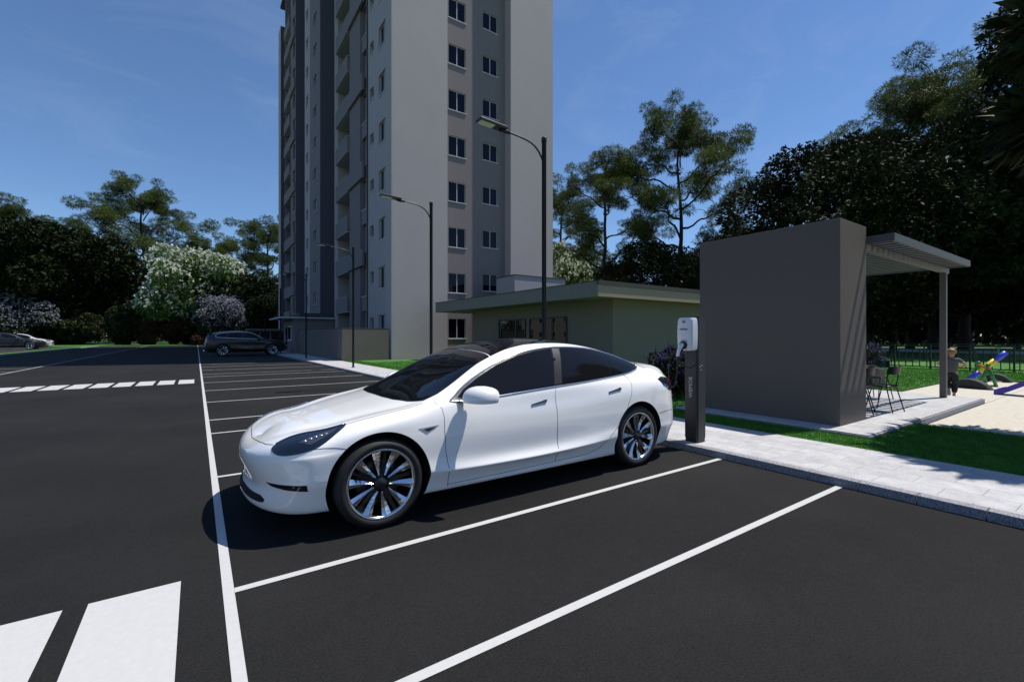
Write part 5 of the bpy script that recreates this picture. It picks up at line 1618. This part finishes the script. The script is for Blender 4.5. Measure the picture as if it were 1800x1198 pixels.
T_ = dict(hem=(0, 0, .53), waist=J['waist'], chest=J['chest'], nk=(0, .045, .905), ls=J['ls'], l2=mid('ls', 'le', .62), rs=J['rs'], r2=mid('rs', 're', .62))
sub(T_, [('hem', 'waist'), ('waist', 'chest'), ('chest', 'nk'), ('chest', 'ls'), ('ls', 'l2'), ('chest', 'rs'), ('rs', 'r2')], dict(hem=(.125, .10), waist=(.115, .09), chest=(.125, .09), nk=.052, ls=.055, l2=.046, rs=.055, r2=.046), 't_shirt', M_shirt)
T2 = dict(w=(0, 0, .66), p=(0, 0, .58), lh=(-.06, .01, .55), lk=J['lk'], la=mid('lk', 'la', .9), rh=(.06, .01, .55), rk=J['rk'], ra=mid('rk', 'ra', .85))
sub(T2, [('w', 'p'), ('p', 'lh'), ('lh', 'lk'), ('lk', 'la'), ('p', 'rh'), ('rh', 'rk'), ('rk', 'ra')], dict(w=(.10, .08), p=(.115, .095), lh=.088, lk=.068, la=.052, rh=.088, rk=.068, ra=.055), 'trousers', M_trou)
bm = bmesh.new(); bmesh.ops.create_uvsphere(bm, u_segments=28, v_segments=18, radius=1)
hr = random.Random(3)
for v in bm.verts:
    x, y, z = v.co
    k_ = 1+.03*math.sin(9*x+4*z)+.02*hr.uniform(-1, 1)
    if y > .25 and z < .45: k_ *= .80
    v.co = (x*.094*k_, .062+y*.104*k_, 1.068+z*(.088 if z > 0 else .078)*k_)
for f in bm.faces: f.smooth = True
hme = bpy.data.meshes.new('hair'); bm.to_mesh(hme); bm.free(); hme.materials.append(M_hair); link('hair', hme, kid)
link('shoe', skin_mesh('shoe', [(-.05, -.10, .17), (-.05, -.135, .13), (-.05, -.125, .045)], [(0, 1), (1, 2)], [.034, .036, .030], M_shoe, 2, 0), kid)
link('shoe', skin_mesh('shoe', [(.04, -.05, .045), (.04, .02, .034), (.04, .10, .030)], [(0, 1), (1, 2)], [.036, .034, .030], M_shoe, 2, 0), kid)
# five fingers on each loosely closed hand
for sg, hnd in ((-1, 'lh'), (1, 'rh')):
    hp = Vector(J[hnd]); fm = MB()
    for k in range(4):
        o_ = Vector((sg*.004*0+(-.012+.008*k)*1, 0, 0))
        p0 = hp+o_+Vector((0, .012, .004)); L_ = (.020, .024, .023, .018)[k]
        fm.tube([p0, p0+Vector((0, L_*.7, -.004)), p0+Vector((0, L_, -.016)), p0+Vector((0, L_*.7, -.026))], [.0045, .0045, .004, .003], 6)
    fm.tube([hp+Vector((-sg*.014, 0, 0)), hp+Vector((-sg*.022, .014, -.004)), hp+Vector((-sg*.018, .026, -.010))], [.006, .005, .0035], 6)
    fm.build('fingers', M_skin, kid)
# face, ears
fc = MB()
for sg in (1, -1):
    fc.lathe([(.0001, .012), (.010, .008), (.016, 0), (.010, -.008), (.0001, -.012)], 10, Matrix.Translation((.083*sg, .07, 1.045)) @ Matrix.Rotation(R(90), 4, 'Y'))
fc.build('ears', M_skin, kid)
ey = MB()
for sg in (1, -1): ey.lathe([(.0001, .004), (.007, 0), (.0001, -.004)], 10, Matrix.Translation((.03*sg, .157, 1.05)) @ Matrix.Rotation(R(90), 4, 'X'))
ey.build('eyes', M_black, kid)
ns = MB(); ns.tube([(0, .155, 1.045), (0, .168, 1.025), (0, .158, 1.018)], [.006, .010, .004], 8); ns.build('nose', M_skin, kid)
mo = MB(); mo.tube([(-.018, .150, .998), (0, .156, .995), (.018, .150, .998)], .004, 6); mo.build('mouth', M_redp, kid)
kid.location = (14.62, 2.95, 0.0)
kid.rotation_euler = (0, 0, R(-75))
